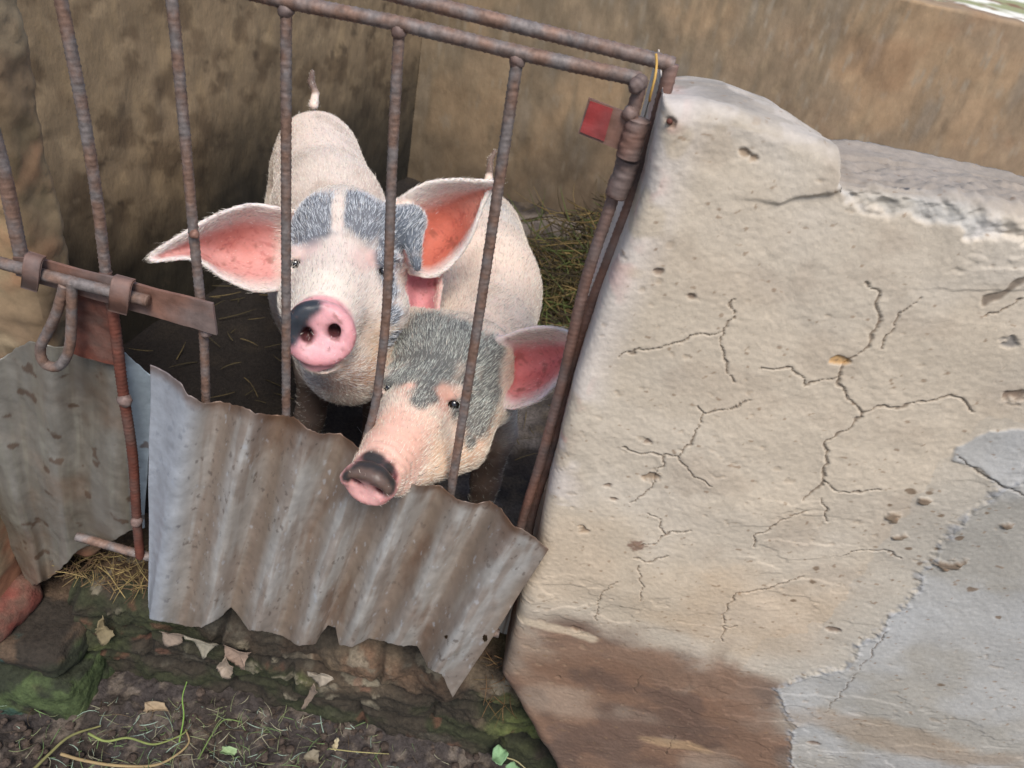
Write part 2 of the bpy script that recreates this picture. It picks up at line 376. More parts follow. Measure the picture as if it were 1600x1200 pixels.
# ------------------------------------------------------------------ generic slab with streaked relief
def wall_slab(name, p0, p1, zb, zt, thick, colf, amp=.012, res=.009, mat=M_backwall):
    """vertical wall from p0 to p1 (xy); front face relief, top and back closed"""
    p0 = np.array(p0, float); p1 = np.array(p1, float); L = np.linalg.norm(p1-p0); t = (p1-p0)/L; n = np.array([t[1], -t[0]])
    u = np.arange(0, L+res, res)/L; u = u/u[-1]
    vz = np.linspace(zb, zt, int((zt-zb)/res)); nb = 12
    prof = [(0, z) for z in vz]+[(b, zt) for b in np.linspace(0, thick, nb)[1:]]+[(thick, zb)]
    prof = np.array(prof)
    U, V = np.meshgrid(u*L, np.arange(len(prof)), indexing='ij')
    B = prof[V, 0]; Z = prof[V, 1]
    X = p0[0]+t[0]*U-n[0]*B; Y = p0[1]+t[1]*U-n[1]*B
    G = np.stack([X, Y, Z], -1)
    r = (fbm(G, 3, 3, 3)-.5)*amp*2+(fbm(G*np.array([1, 1, .5]), 18, 4, 9)-.5)*amp
    G[..., 0] += n[0]*r; G[..., 1] += n[1]*r
    G[..., 2] += (B > 0)*(fbm(G, 6, 3, 4)-.5)*.03
    col = colf(G)
    ends = []
    o = mesh_obj(name, G.reshape(-1, 3), grid_faces(*G.shape[:2])[:, ::-1], mat, colors=col.reshape(-1, 3))
    return o
ZF = 0.25          # pen floor
CORN = (-.58, 2.83)
def back_col(G):
    c = np.ones(G.shape)*S(138, 119, 96)
    st = fbm(G*np.array([3, 3, .6]), 6, 5, 60)
    c = mix(c, S(172, 142, 108), sstep(.45, .65, fbm(G, 3, 4, 61))*.7)
    c = mix(c, S(112, 98, 78), sstep(.45, .62, st)*.6)
    c = mix(c, S(166, 144, 114), sstep(.55, .75, fbm(G*np.array([3, 3, 1]), 14, 5, 66))*.4)
    c = mix(c, S(146, 138, 126), sstep(.58, .76, st)*.35)
    warm = sstep(.2, 1.6, G[..., 0]); c = mix(c, S(160, 134, 108), warm*.6*(fbm(G, 5, 4, 62)*.8+.2))
    c = mix(c, S(142, 106, 76), warm*sstep(.5, .7, fbm(G, 4, 4, 63))*.6)
    c = mix(c, S(156, 144, 126), sstep(.62, .80, fbm(G*np.array([5, 5, 1]), 12, 4, 64))*.6)
    low_dark = sstep(.48, -.02, G[..., 2]-ZF+(fbm(G, 4, 4, 65)-.5)*.3)
    c = mix(c, S(62, 48, 38), low_dark*.75)  # wall colour darkens towards the floor
    # darker tone left of the middle, growing towards the corner side
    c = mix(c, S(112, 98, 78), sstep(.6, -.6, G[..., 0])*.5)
    return c
def left_col(G):
    c = np.ones(G.shape)*S(138, 118, 92)
    c = mix(c, S(150, 128, 98), sstep(.5, .68, fbm(G*np.array([3, 3, 1]), 8, 5, 70))*.8)
    c = mix(c, S(100, 82, 62), sstep(.5, .65, fbm(G, 12, 4, 71))*.7)
    c = mix(c, S(160, 138, 108), sstep(.62, .72, fbm(G, 26, 4, 72))*.6)
    low_dark = sstep(.55, .15, G[..., 2]-ZF+(fbm(G, 3.2, 4, 73)-.5)*.35) 
    c = mix(c, S(34, 33, 28), low_dark*.92)  # nearly black towards the floor, with a ragged upper edge
    c = mix(c, S(70, 58, 46), sstep(.74, .80, fbm(G, 20, 3, 75))*.6)
    return c
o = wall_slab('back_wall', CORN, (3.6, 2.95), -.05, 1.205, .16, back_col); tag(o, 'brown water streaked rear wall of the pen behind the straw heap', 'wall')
o = wall_slab('side_wall', (-1.16, .70), (CORN[0]+.005, CORN[1]+.02), -.05, 1.32, .16, left_col); tag(o, 'dark brown side wall of the pen left of the two pigs', 'wall')

# left pillar / jamb
def pillar_col(G):
    c = np.ones(G.shape)*S(126, 104, 82)
    c = mix(c, S(146, 130, 104), sstep(.42, .6, fbm(G, 6, 4, 80))*.8)
    c = mix(c, S(146, 94, 70), sstep(.5, .66, fbm(G, 9, 4, 81))*.7)
    c = mix(c, S(100, 84, 64), sstep(.6, .7, fbm(G, 25, 4, 82))*.7)
    c = mix(c, S(170, 150, 110), sstep(.25, .0, np.abs(G[..., 2]-.95)) *.35)
    return c
def block(name, x0, x1, y0, y1, z0, z1, colf, mat, res=.006, amp=.012, rnd=.02, seed=0, parent=None, nf=9):
    """rounded, rough block from a subdivided cube"""
    vs, fs = [], []; off = 0
    c = np.array([(x0+x1)/2, (y0+y1)/2, (z0+z1)/2]); h = np.array([x1-x0, y1-y0, z1-z0])/2
    for ax in range(3):
        for sgn in (-1, 1):
            a, b = [(1, 2), (2, 0), (0, 1)][ax]
            na = max(2, int(2*h[a]/res)+1); nb = max(2, int(2*h[b]/res)+1)
            A, B = np.meshgrid(np.linspace(-h[a], h[a], na), np.linspace(-h[b], h[b], nb), indexing='ij')
            g = np.zeros(A.shape+(3,)); g[..., a] = A; g[..., b] = B; g[..., ax] = sgn*h[ax]
            ff = grid_faces(na, nb); ff = ff if sgn > 0 else ff[:, ::-1]
            vs.append(g.reshape(-1, 3)); fs.append(ff+off); off += na*nb
    v_ = np.concatenate(vs); f_ = np.concatenate(fs)
    inner = np.clip(v_, -(h-rnd), h-rnd); d = v_-inner; dn = np.linalg.norm(d, axis=1, keepdims=True)+1e-9
    nrm = d/dn; v_ = inner+nrm*rnd; w_ = v_+c
    r = (fbm(w_, nf, 3, 90+seed)-.5)*amp*2+(fbm(w_, nf*5, 4, 91+seed)-.5)*amp*.8
    r += (fbm(w_, nf*14, 3, 92+seed)-.5)*amp*.35; w_ = w_+nrm*r[:, None]
    return mesh_obj(name, w_, f_, mat, colors=colf(w_), parent=parent)
o = block('gate_pillar', -1.25, -.632, .80, .88, .30, 1.33, pillar_col, M_plaster, res=.006, amp=.012, rnd=.02, seed=3)
tag(o, 'tan plastered pillar with a vertical crack left of the gate latch', 'pillar')
pf = block('plaster_foot', -1.25, -.765, .715, .81, .225, .54, pillar_col, M_plaster, res=.005, amp=.005, rnd=.012, seed=4)
pf.parent = o
def stone_col(G):
    c = np.ones(G.shape)*S(86, 70, 56)
    c = mix(c, S(70, 88, 52), sstep(.45, .6, fbm(G, 10, 4, 85)+.25*sstep(.2, .0, G[..., 2]))*.8)
    c = mix(c, S(40, 38, 34), sstep(.5, .6, fbm(G, 16, 4, 86))*.8)
    c = mix(c, S(60, 90, 84), sstep(.66, .72, fbm(G, 12, 4, 87))*.7)
    return c
o = block('foundation_stone', -1.0, -.62, .66, .85, -.04, .11, stone_col, M_sill, amp=.02, rnd=.03, seed=6)
tag(o, 'moss covered dark foundation stone at the lower left corner', 'stone')
o = block('rubble_stone', -1.1, -.64, .67, .90, .105, .185, stone_col, M_sill, amp=.015, rnd=.03, seed=9)
tag(o, 'dark green stained stone below the red brick at the left edge', 'stone')
o = block('brick', -.98, -.735, .66, .80, .188, .236, lambda G: np.ones(G.shape), M_brick, amp=.012, rnd=.035, seed=12)
tag(o, 'rounded worn red brick at the foot of the left pillar', 'brick')

# ------------------------------------------------------------------ mossy sill
def build_sill():
    xs = np.arange(-.66, .62, .0028); zb = np.arange(-.05, .27, .003); bk = np.arange(0.004, .16, .004)
    prof = [(0, z, 0) for z in zb]+[(b, .27, 1) for b in bk]+[(.16, ZF-.02, 1)]
    prof = np.array(prof); I, J = np.meshgrid(xs, np.arange(len(prof)), indexing='ij')
    B = prof[J, 0]; Z = prof[J, 1].copy(); X = I; Y = .765+B
    tdist = np.clip((.27-Z)/.03, 0, 1); Y = Y+np.where(B > 0, .03, .03*(1-np.sqrt(1-(1-tdist)**2)))*1
    p = np.stack([X, Y, Z], -1)
    n = (fbm(p, 5, 3, 100)-.5)*.05+(fbm(p, 17, 4, 101)-.5)*.03+(fbm(p, 60, 4, 102)-.5)*.010
    # stone courses: dark joints
    wv = Z+(fbm(p, 7, 2, 103)-.5)*.05
    j = np.minimum(np.abs(wv-.10), np.abs(wv-.19)); jm = sstep(.014, .0, j)
    vx = X*1.0+np.floor((wv-.01)/.09)*.13+(fbm(p, 8, 2, 104)-.5)*.06; jv = sstep(.010, 0, np.abs((vx % .26)-.13))
    jm = np.maximum(jm, jv*.8); n -= jm*.014
    Y = Y-n*np.where(B > .02, .2, 1); Z = Z+n*np.where(B > 0, .6, 0)
    # undercut: base of the step recedes left
    c = np.ones(p.shape)*S(92, 79, 64)
    c = mix(c, S(106, 82, 64), sstep(.52, .66, fbm(p, 9, 4, 110))*.75*sstep(.12, .24, Z))
    c = mix(c, S(136, 126, 108), sstep(.62, .7, fbm(p, 20, 4, 111))*.6)
    mossn = fbm(p, 8, 4, 112)+.10*sstep(.0, .2, X)+.10*sstep(.14, .25, Z)*sstep(.35, .2, Z)
    c = mix(c, S(80, 86, 50), sstep(.46, .58, mossn)*.85)
    c = mix(c, S(98, 104, 58), sstep(.60, .74, mossn)*sstep(.4, .6, fbm(p, 40, 3, 113))*.7)
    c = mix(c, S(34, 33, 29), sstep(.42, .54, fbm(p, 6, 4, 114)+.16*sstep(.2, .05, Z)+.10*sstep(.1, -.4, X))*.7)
    c = mix(c, S(30, 27, 24), jm*.7)
    c = mix(c, S(92, 70, 52), (B > .01)*.6)
    fl_ = fbm(p, 26, 4, 116); c = mix(c, S(140, 130, 110), sstep(.62, .65, fl_)*sstep(.55, .65, fbm(p, 7, 2, 117))*.55)
    c = mix(c, S(116, 76, 60), sstep(.70, .78, fbm(p, 22, 4, 118))*.4)
    G = np.stack([X, Y-.004*sstep(.62, .64, fl_), Z], -1)
    return G.reshape(-1, 3), grid_faces(*G.shape[:2]), c.reshape(-1, 3)
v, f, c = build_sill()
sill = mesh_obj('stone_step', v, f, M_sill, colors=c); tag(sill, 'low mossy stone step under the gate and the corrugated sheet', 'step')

# ------------------------------------------------------------------ grounds
def build_ground():
    def ax(lo, hi, r, far):
        m = np.arange(lo, hi, r); g = r; out = [hi]; x = hi
        while x < far: g *= 1.35; x += g; out.append(x)
        out2 = []; x = lo; g = r
        while x > -far: g *= 1.35; x -= g; out2.append(x)
        return np.array(out2[::-1]+list(m)+out)
    xs = ax(-.95, .45, .004, 150); ys = ax(.45, .86, .004, 150)
    X, Y = np.meshgrid(xs, ys, indexing='ij'); p = np.stack([X, Y, X*0], -1)
    near = sstep(3, .9, np.hypot(X, Y-.6))
    z = ((fbm(p, 6, 3, 120)-.5)*.05+(fbm(p, 30, 4, 121)-.5)*.024+np.clip(fbm(p, 90, 3, 122)-.5, 0, 1)*.026)*near
    z += .03*sstep(.62, .80, Y)*sstep(1.2, .9, Y)
    c = np.ones(p.shape)*S(68, 61, 58)
    c = mix(c, S(62, 54, 48), sstep(.45, .6, fbm(p, 10, 4, 123))*.8)
    c = mix(c, S(116, 104, 92), sstep(.55, .68, fbm(p, 45, 4, 124))*.6)
    far = sstep(3.2, 4.0, Y); c = mix(c, S(176, 168, 140), far*.9)
    c = mix(c, S(110, 140, 76), far*sstep(.48, .6, fbm(p, 1.2, 4, 125))*.8)
    return np.stack([X, Y, z], -1).reshape(-1, 3), grid_faces(*X.shape), c.reshape(-1, 3)
v, f, c = build_ground(); tag(mesh_obj('ground', v, f, M_soil, colors=c), kind='structure')
def build_yard():
    xs = np.arange(2.0, 60, .16); ys = np.arange(6, 90, .22); X, Y = np.meshgrid(xs, ys, indexing='ij'); p = np.stack([X, Y, X*0], -1)
    c = np.ones(p.shape)*S(232, 226, 212); c = mix(c, S(150, 150, 110), sstep(.56, .62, fbm(p, 1.0, 4, 140))); c = mix(c, S(130, 100, 76), sstep(.62, .68, fbm(p, 2.2, 3, 141)))
    return np.stack([X, Y, .08+(fbm(p, 1, 3, 143)-.5)*.1], -1).reshape(-1, 3), grid_faces(*X.shape), c.reshape(-1, 3)
v, f, c = build_yard(); tag(mesh_obj('yard', v, f, M_soil, colors=c), kind='structure')
def build_floor():
    xs = np.arange(-1.3, 3.6, .014); ys = np.arange(.84, 2.95, .014)
    X, Y = np.meshgrid(xs, ys, indexing='ij'); p = np.stack([X, Y, X*0], -1)
    z = ZF+(fbm(p, 5, 3, 130)-.5)*.03+(fbm(p, 25, 4, 131)-.5)*.022
    c = np.ones(p.shape)*S(116, 106, 98)
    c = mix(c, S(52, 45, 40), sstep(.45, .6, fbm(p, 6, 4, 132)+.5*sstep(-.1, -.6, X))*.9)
    c = mix(c, S(104, 90, 72), sstep(.55, .68, fbm(p, 18, 4, 133))*.5)
    c = mix(c, S(36, 31, 28), sstep(-.35, -.55, X)*.85)  # shadow of the pen's left corner painted into the floor colour
    return np.stack([X, Y, z], -1).reshape(-1, 3), grid_faces(*X.shape), c.reshape(-1, 3)
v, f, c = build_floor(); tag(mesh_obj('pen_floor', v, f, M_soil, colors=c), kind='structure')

# ------------------------------------------------------------------ tubes and bars
def resample(pts, step):
    pts = np.asarray(pts, float); d = np.r_[0, np.cumsum(np.linalg.norm(np.diff(pts, axis=0), axis=1))]
    n = max(2, int(d[-1]/step)+1); s = np.linspace(0, d[-1], n)
    return np.stack([np.interp(s, d, pts[:, k]) for k in range(3)], -1), s
def catmull(pts, n=8):
    p = np.asarray(pts, float); p = np.vstack([2*p[0]-p[1], p, 2*p[-1]-p[-2]]); out = []
    for i in range(1, len(p)-2):
        for t in np.linspace(0, 1, n, endpoint=False):
            out.append(.5*((2*p[i])+(-p[i-1]+p[i+1])*t+(2*p[i-1]-5*p[i]+4*p[i+1]-p[i+2])*t*t+(-p[i-1]+3*p[i]-3*p[i+1]+p[i+2])*t**3))
    out.append(p[-2]); return np.array(out)
def tube_arrays(pts, r, sides=12, step=.0012, ribs=0.0, pitch=.0062, smooth=True, taper=None, rough=0.0, seed=0):
    if smooth and len(pts) > 2: pts = catmull(pts, 10)
    c, s = resample(pts, step); t = np.gradient(c, axis=0); t /= np.linalg.norm(t, axis=1, keepdims=True)+1e-12
    ref = np.array([0.31, .22, .925]); ref = ref if abs(t[0]@ref) < .92 else np.array([1., 0.1, 0])
    a = ref-(t@ref)[:, None]*t; a /= np.linalg.norm(a, axis=1, keepdims=True); b = np.cross(t, a)
    th = np.linspace(0, 2*math.pi, sides, endpoint=False); TH, SS = np.meshgrid(th, s, indexing='ij')
    R = r*np.ones(TH.shape)
    if taper is not None: R = R*np.interp(s/s[-1], np.linspace(0, 1, len(taper)), taper)[None, :]
    if ribs:
        ph = SS/pitch+np.sin(TH)*.8
        R += ribs*np.clip(np.cos(2*math.pi*ph)*2.0-1.0, 0, 1)*np.abs(np.cos(TH))**.3
        R += ribs*.9*sstep(.94, .99, np.abs(np.sin(TH)))
    V = c[None]+R[..., None]*(np.cos(TH)[..., None]*a[None]+np.sin(TH)[..., None]*b[None])
    if rough: V = V+(fbm(V, 220, 2, 200+seed)-.5)[..., None]*rough*(V-c[None])/r
    v_ = V.reshape(-1, 3); f_ = grid_faces(sides, len(s), closed_u=True)
    # caps (as degenerate fans of quads)
    k = len(s); n0 = len(v_); v_ = np.vstack([v_, c[0], c[-1]])
    cap = []
    for i in range(0, sides, 2):
        j1, j2 = (i+1) % sides, (i+2) % sides
        cap.append([n0, j2*k, j1*k, i*k]); cap.append([n0+1, i*k+k-1, j1*k+k-1, j2*k+k-1])
    return v_, np.vstack([f_, np.array(cap)])
def join(arrs):
    vs, fs, o = [], [], 0
    for v_, f_ in arrs: vs.append(v_); fs.append(f_+o); o += len(v_)
    return np.vstack(vs), np.vstack(fs)
def bar(name, pts, r, mat, parent, ribs=.0009, rough=.0008, seed=0, **kw):
    v_, f_ = tube_arrays(pts, r, ribs=ribs, rough=rough, seed=seed, **kw)
    o = mesh_obj(name, v_, f_, mat); adopt(o, parent); return o
def blobmesh(c, r, seed=0, sq=(1, 1, 1)):
    th = np.linspace(0, math.pi, 14); ph = np.linspace(0, 2*math.pi, 20, endpoint=False)
    PH, TH = np.meshgrid(ph, th, indexing='ij')
    n = np.stack([np.sin(TH)*np.cos(PH), np.sin(TH)*np.sin(PH), np.cos(TH)], -1)
    V = n*r*np.array(sq)*(.8+.5*fbm(n+seed*3.1, 1.6, 3, 300+seed))[..., None]+np.asarray(c)
    return V.reshape(-1, 3), grid_faces(20, 14, closed_u=True)
def plate(name, pxs, Y, th, mat, parent, bend=.001, seed=0):
    """thin iron plate outlined in the gate plane (real thickness, slightly uneven)"""
    P4 = [onY(a, b, y) for (a, b), y in zip(pxs, Y if hasattr(Y, '__len__') else [Y]*4)]
    n = 24; s = np.linspace(0, 1, n); A, B = np.meshgrid(s, s, indexing='ij')
    g = ((1-A)*(1-B))[..., None]*P4[0]+(A*(1-B))[..., None]*P4[1]+(A*B)[..., None]*P4[2]+((1-A)*B)[..., None]*P4[3]
    g = g+(fbm(g, 25, 3, 320+seed)-.5)[..., None]*np.array([0, 1, 0])*bend*6
    nn = grid_normals(g)
    if nn[5, 5, 1] > 0: nn = -nn
    fr = g+nn*th/2; bk = g-nn*th/2; ff = grid_faces(n, n); N0 = n*n
    idx = np.arange(n*n).reshape(n, n); loop = np.r_[idx[:-1, 0], idx[-1, :-1], idx[:0:-1, -1], idx[0, :0:-1]]
    side = np.array([[loop[i], loop[(i+1) % len(loop)], loop[(i+1) % len(loop)]+N0, loop[i]+N0] for i in range(len(loop))])
    v_ = np.vstack([fr.reshape(-1, 3), bk.reshape(-1, 3)]); f_ = np.vstack([ff, ff[:, ::-1]+N0, side])
    o = mesh_obj(name, v_, f_, mat, smooth=False); adopt(o, parent); return o

YG = .75
frame = thing('gate_frame', onY(815, 840, YG+.01)*np.array([1, 1, 0])+np.array([0, 0, .28]), 'fixed outer rebar frame set beside the cracked wall', 'gate frame')
bar('top_rail', [onY(560, -22, .765), onY(1053, 101, .765)], .0067, M_rebar, frame, ribs=.0007, seed=1, smooth=False)
bar('post', [onY(1050, 100, .765), onY(1004, 265, .765), onY(958, 390, .765), onY(900, 545, .765), onY(865, 690, .765), onY(826, 826, .765), onY(806, 1000, .765)], .0068, M_rust, frame, ribs=.0007, seed=2)
bar('post', [onY(-40, 110, .765), onY(2, 255, .765), onY(30, 385, .765), onY(36, 408, .765)], .008, M_rebar, frame, ribs=.0007, seed=3)
bar('hinge_barrel', [onY(983, 250, .748), onY(962, 306, .748)], .0115, M_rust, frame, ribs=0, rough=.003, seed=4, smooth=False)

gate = thing('pen_gate', onY(447, 1000, YG), 'rusty rebar gate with a corrugated iron lower panel in front of the pigs', 'gate')
bar('top_rail', [onY(75, -85, YG), onY(447, 2, YG), onY(630, 38, YG), onY(808, 82, YG), onY(1000, 124, YG)], .0067, M_rebar, gate, ribs=.0007, seed=5, smooth=False)
upr = [
    [(75, -95), (95, 0), (125, 150), (150, 300), (165, 425)],
    [(252, -60), (268, 0), (286, 180), (303, 370), (318, 525), (322, 632), (324, 680)],
    [(447, 8), (447, 330), (447, 655), (447, 900)],
    [(624, 42), (613, 250), (604, 480), (590, 610), (578, 665), (562, 715), (545, 780)],
    [(809, 88), (785, 250), (752, 470), (725, 640), (704, 772), (690, 860)]]
for i, u in enumerate(upr):
    bar('upright_bar', [onY(a, b, YG) for a, b in u], [.0061, .0055, .0053, .0053, .0057][i], M_rebar, gate, ribs=.0007, seed=10+i)
bar('latch_stile', [onY(165, 425, .748), onY(178, 500, .748), onY(192, 610, .748), onY(207, 710, .748), onY(214, 815, .75), onY(219, 870, .75)], .0066, M_rustred, gate, ribs=.0009, seed=20)
bar('hinge_stile', [onY(1003, 124, .748), onY(985, 190, .748), onY(960, 300, .752), onY(915, 440, .752), (onY(880, 590, .752)), onY(845, 720, .752), onY(814, 822, .752), onY(780, 960, .752)], .0063, M_rust, gate, ribs=.0007, seed=21)
bar('hinge_sleeve', [onY(998, 186, .742), onY(981, 246, .742)], .0115, M_rust, gate, ribs=0, rough=.003, seed=22, smooth=False)
bar('bottom_rail', [onY(120, 838, YG+.005), onY(240, 872, YG+.005), onY(780, 990, YG+.005)], .007, M_rebar, gate, ribs=.001, seed=23, smooth=False)
wl = [blobmesh(onY(1000, 128, .745), .0068, 1), blobmesh(onY(994, 134, .738), .007, 2), blobmesh(onY(447, 16, YG), .0075, 3), blobmesh(onY(624, 48, YG), .0075, 4), blobmesh(onY(808, 94, YG), .0075, 5),
      blobmesh(onY(984, 177, .742), .007, 6), blobmesh(onY(195, 625, .745), .009, 7), blobmesh(onY(213, 815, .745), .008, 8), blobmesh(onY(304, 366, .744), .005, 9), blobmesh(onY(322, 520, .744), .006, 10)]
for v, f in wl: adopt(mesh_obj('weld_bead', v, f, M_rust), gate)
# latch
lp_ = plate('latch_plate', [(38, 398), (333, 474), (340, 522), (45, 437)], .738, .004, M_rust, gate, seed=1)
plate('latch_bracket', [(110, 448), (182, 468), (194, 572), (104, 548)], .752, .004, M_rustred, gate, bend=.002, seed=2)
plate('spacer_plate', [(20, 402), (60, 404), (64, 440), (26, 430)], .742, .003, M_rust, gate, seed=3)
bolt = bar('bolt', [onY(-20, 405, .727), onY(60, 427, .726), onY(150, 450, .726), onY(232, 470, .727)], .0072, M_rebar, gate, ribs=.0004, seed=30)
bar('bolt_handle', [onY(112, 440, .724), onY(112, 490, .722), onY(108, 545, .720), onY(92, 572, .719), onY(70, 568, .719), onY(63, 545, .719), onY(74, 520, .720), onY(88, 490, .721), onY(101, 445, .723)], .0062, M_rebar, gate, ribs=.0003, seed=31)
def staple(px, py, par, L=30):
    a = onY(px-14, py-24, .736); b = onY(px-20, py-18, .722); c_ = onY(px-24, py+8, .716); d_ = onY(px-26, py+26, .734)
    e = (onY(px+L, py+8, .73)-onY(px, py, .73))
    pts = catmull([a, b, c_, d_], 6); n = len(pts); s = np.linspace(0, 1, 10)
    g = pts[:, None]+s[None, :, None]*e[None, None]; nn = grid_normals(g)
    v_ = np.vstack([g.reshape(-1, 3), (g+nn*.003).reshape(-1, 3)]); ff = grid_faces(n, 10)
    idx = np.arange(n*10).reshape(n, 10); loop = np.r_[idx[:-1, 0], idx[-1, :-1], idx[:0:-1, -1], idx[0, :0:-1]]; N0 = n*10
    side = np.array([[loop[i], loop[(i+1) % len(loop)], loop[(i+1) % len(loop)]+N0, loop[i]+N0] for i in range(len(loop))])
    o = mesh_obj('bolt_keeper', v_, np.vstack([ff, ff[:, ::-1]+N0, side]), M_rust); adopt(o, par)
staple(196, 456, gate); staple(60, 420, gate, 26)
# red plate
tg = plate('flag_plate', [(920, 153), (986, 177), (968, 234), (903, 208)], .745, .003, M_rust, gate, seed=5)
plate('red_patch', [(922, 158), (958, 170), (944, 221), (906, 206)], .7425, .0012, M_redpaint, gate, seed=5)

# corrugated panel (part of the gate)
def tin_sheet(name, phis, top, bot, Yf, amp, parent, colf, pitch_n=6, nu=420, nv=220, hole=None, Yextra=None, wob=.004, seed=0):
    """phis: list (phase, top point px, bottom point px)"""
    ph = np.array([q[0] for q in phis]); u = np.linspace(ph[0], ph[-1], nu)
    tx = np.interp(u, ph, [q[1] for q in phis]); bx = np.interp(u, ph, [q[2] for q in phis])
    ty = np.interp(tx, [q[0] for q in top], [q[1] for q in top]); by = np.interp(bx, [q[0] for q in bot], [q[1] for q in bot])
    Yc = Yf(u)+amp(u)*np.cos(2*math.pi*u)
    G = np.zeros((nu, nv, 3)); s = np.linspace(0, 1, nv)
    for i in range(nu):
        a = onY(tx[i], ty[i], Yc[i]); b = onY(bx[i], by[i], Yc[i]-.004)
        G[i] = a[None]*(1-s)[:, None]+b[None]*s[:, None]
    U, Sv = np.meshgrid(u, s, indexing='ij')
    p = G.copy()
    G[..., 1] += (fbm(p, 6, 3, 400+seed)-.5)*wob*3+(fbm(p, 25, 3, 401+seed)-.5)*wob*.6
    if Yextra is not None: G[..., 1] += Yextra(U, Sv)
    # ragged rims
    rag = (fbm(p, 60, 3, 402+seed)-.5)*.008
    G[..., 2] += rag*(sstep(.03, 0, Sv)+sstep(.97, 1, Sv))
    col = colf(U, Sv, p)
    f_ = grid_faces(nu, nv)
    if hole is not None:
        cc = G.reshape(-1, 3)[f_].mean(1); x_, y_ = proj(cc)
        keep = np.ones(len(f_), bool)
        for hx, hy, rx, ry in hole: keep &= ((x_-hx)/rx)**2+((y_-hy)/ry)**2 > 1
        f_ = f_[keep]
    n = grid_normals(G); th = .0009
    v_ = np.vstack([G.reshape(-1, 3), (G+n*th).reshape(-1, 3)]); N0 = nu*nv
    idx = np.arange(N0).reshape(nu, nv); loop = np.r_[idx[:-1, 0], idx[-1, :-1], idx[:0:-1, -1], idx[0, :0:-1]]
    side = np.stack([loop, np.roll(loop, -1), np.roll(loop, -1)+N0, loop+N0], -1)
    f_ = np.vstack([f_[:, ::-1], f_+N0, side]); c_ = col.reshape(-1, 3)
    o = mesh_obj(name, v_, f_, M_tin, colors=np.vstack([c_, c_])); adopt(o, parent) if parent else None
    return o
def tin_col(U, Sv, p):
    c = np.ones(p.shape)*S(180, 174, 166)
    q = np.stack([U*1.0, U*0, Sv*.9], -1)
    c = mix(c, S(200, 197, 192), sstep(.4, .7, fbm(q, 3, 4, 420))*.6)
    ph = U % 1.0
    val = sstep(.36, .04, np.minimum(np.abs(ph-.12), np.abs(ph-1.12)))            # silt lies on the upslope flank and valley
    r = fbm(np.stack([U*5, U*0, Sv*2.2], -1), 1.0, 5, 421)
    dirt = np.clip(val*1.0+(r-.5)*.9, 0, 1)*sstep(-.35, .2, U)
    c = mix(c, S(140, 118, 98), dirt*.8)
    c = mix(c, S(150, 132, 118), sstep(.42, .66, fbm(q*np.array([3, 1, 1.5]), 3, 6, 422))*.6*sstep(-.4, 0, U))
    c = mix(c, S(124, 94, 72), sstep(.54, .72, fbm(np.stack([U*2.6, U*0, Sv*2.4], -1), 1.0, 6, 423))*.6*sstep(.15, 1.0, U+.5))
    c = mix(c, S(96, 84, 76), sstep(.68, .76, fbm(p*np.array([3, 3, 1.4]), 55, 3, 424))*.6*sstep(.35, .6, fbm(p, 10, 3, 427)))
    c = mix(c, S(200, 202, 206), sstep(.72, .80, fbm(p*np.array([3, 3, 1]), 50, 3, 425))*.5)
    c = mix(c, S(170, 178, 190), sstep(-.1, -.6, U)*.7)
    c = mix(c, S(104, 72, 48), sstep(.05, .0, Sv+(fbm(p, 40, 3, 426)-.5)*.05)*.7)
    return c
top = [(196, 549), (218, 560), (226, 579), (257, 589), (283, 602), (292, 619), (318, 632), (344, 627), (375, 637), (397, 650), (436, 649), (458, 652), (480, 670), (497, 677), (532, 678), (552, 692), (575, 712), (605, 725), (630, 752), (655, 759), (690, 762), (712, 779), (742, 790), (764, 785), (782, 794), (804, 823), (830, 834), (857, 858)]
bot = [(224, 955), (232, 965), (239, 967), (287, 979), (314, 982), (340, 969), (360, 951), (371, 965), (388, 987), (419, 989), (441, 996), (467, 1011), (493, 1007), (502, 990), (512, 978), (524, 982), (529, 1009), (550, 1013), (576, 999), (602, 1004), (629, 1011), (651, 1011), (668, 1044), (690, 1055), (707, 1091)]
phis = [(-1.0, 226, 226), (-.55, 286, 234), (0, 344, 283), (1, 436, 360), (2, 532, 435), (3, 605, 508), (4, 684, 580), (5, 764, 652), (6, 857, 707)]
tin_sheet('corrugated_panel', phis, top, bot, lambda u: .724-.044*sstep(4.4, 5.7, u), lambda u: .0165*sstep(-1.0, 0, u)*(1-.35*sstep(5, 6, u)), gate, tin_col, nu=520, nv=240,
          hole=[(758, 997, 4, 6), (697, 995, 3, 3)], Yextra=lambda U, Sv: .012*sstep(-.5, -1.0, U))
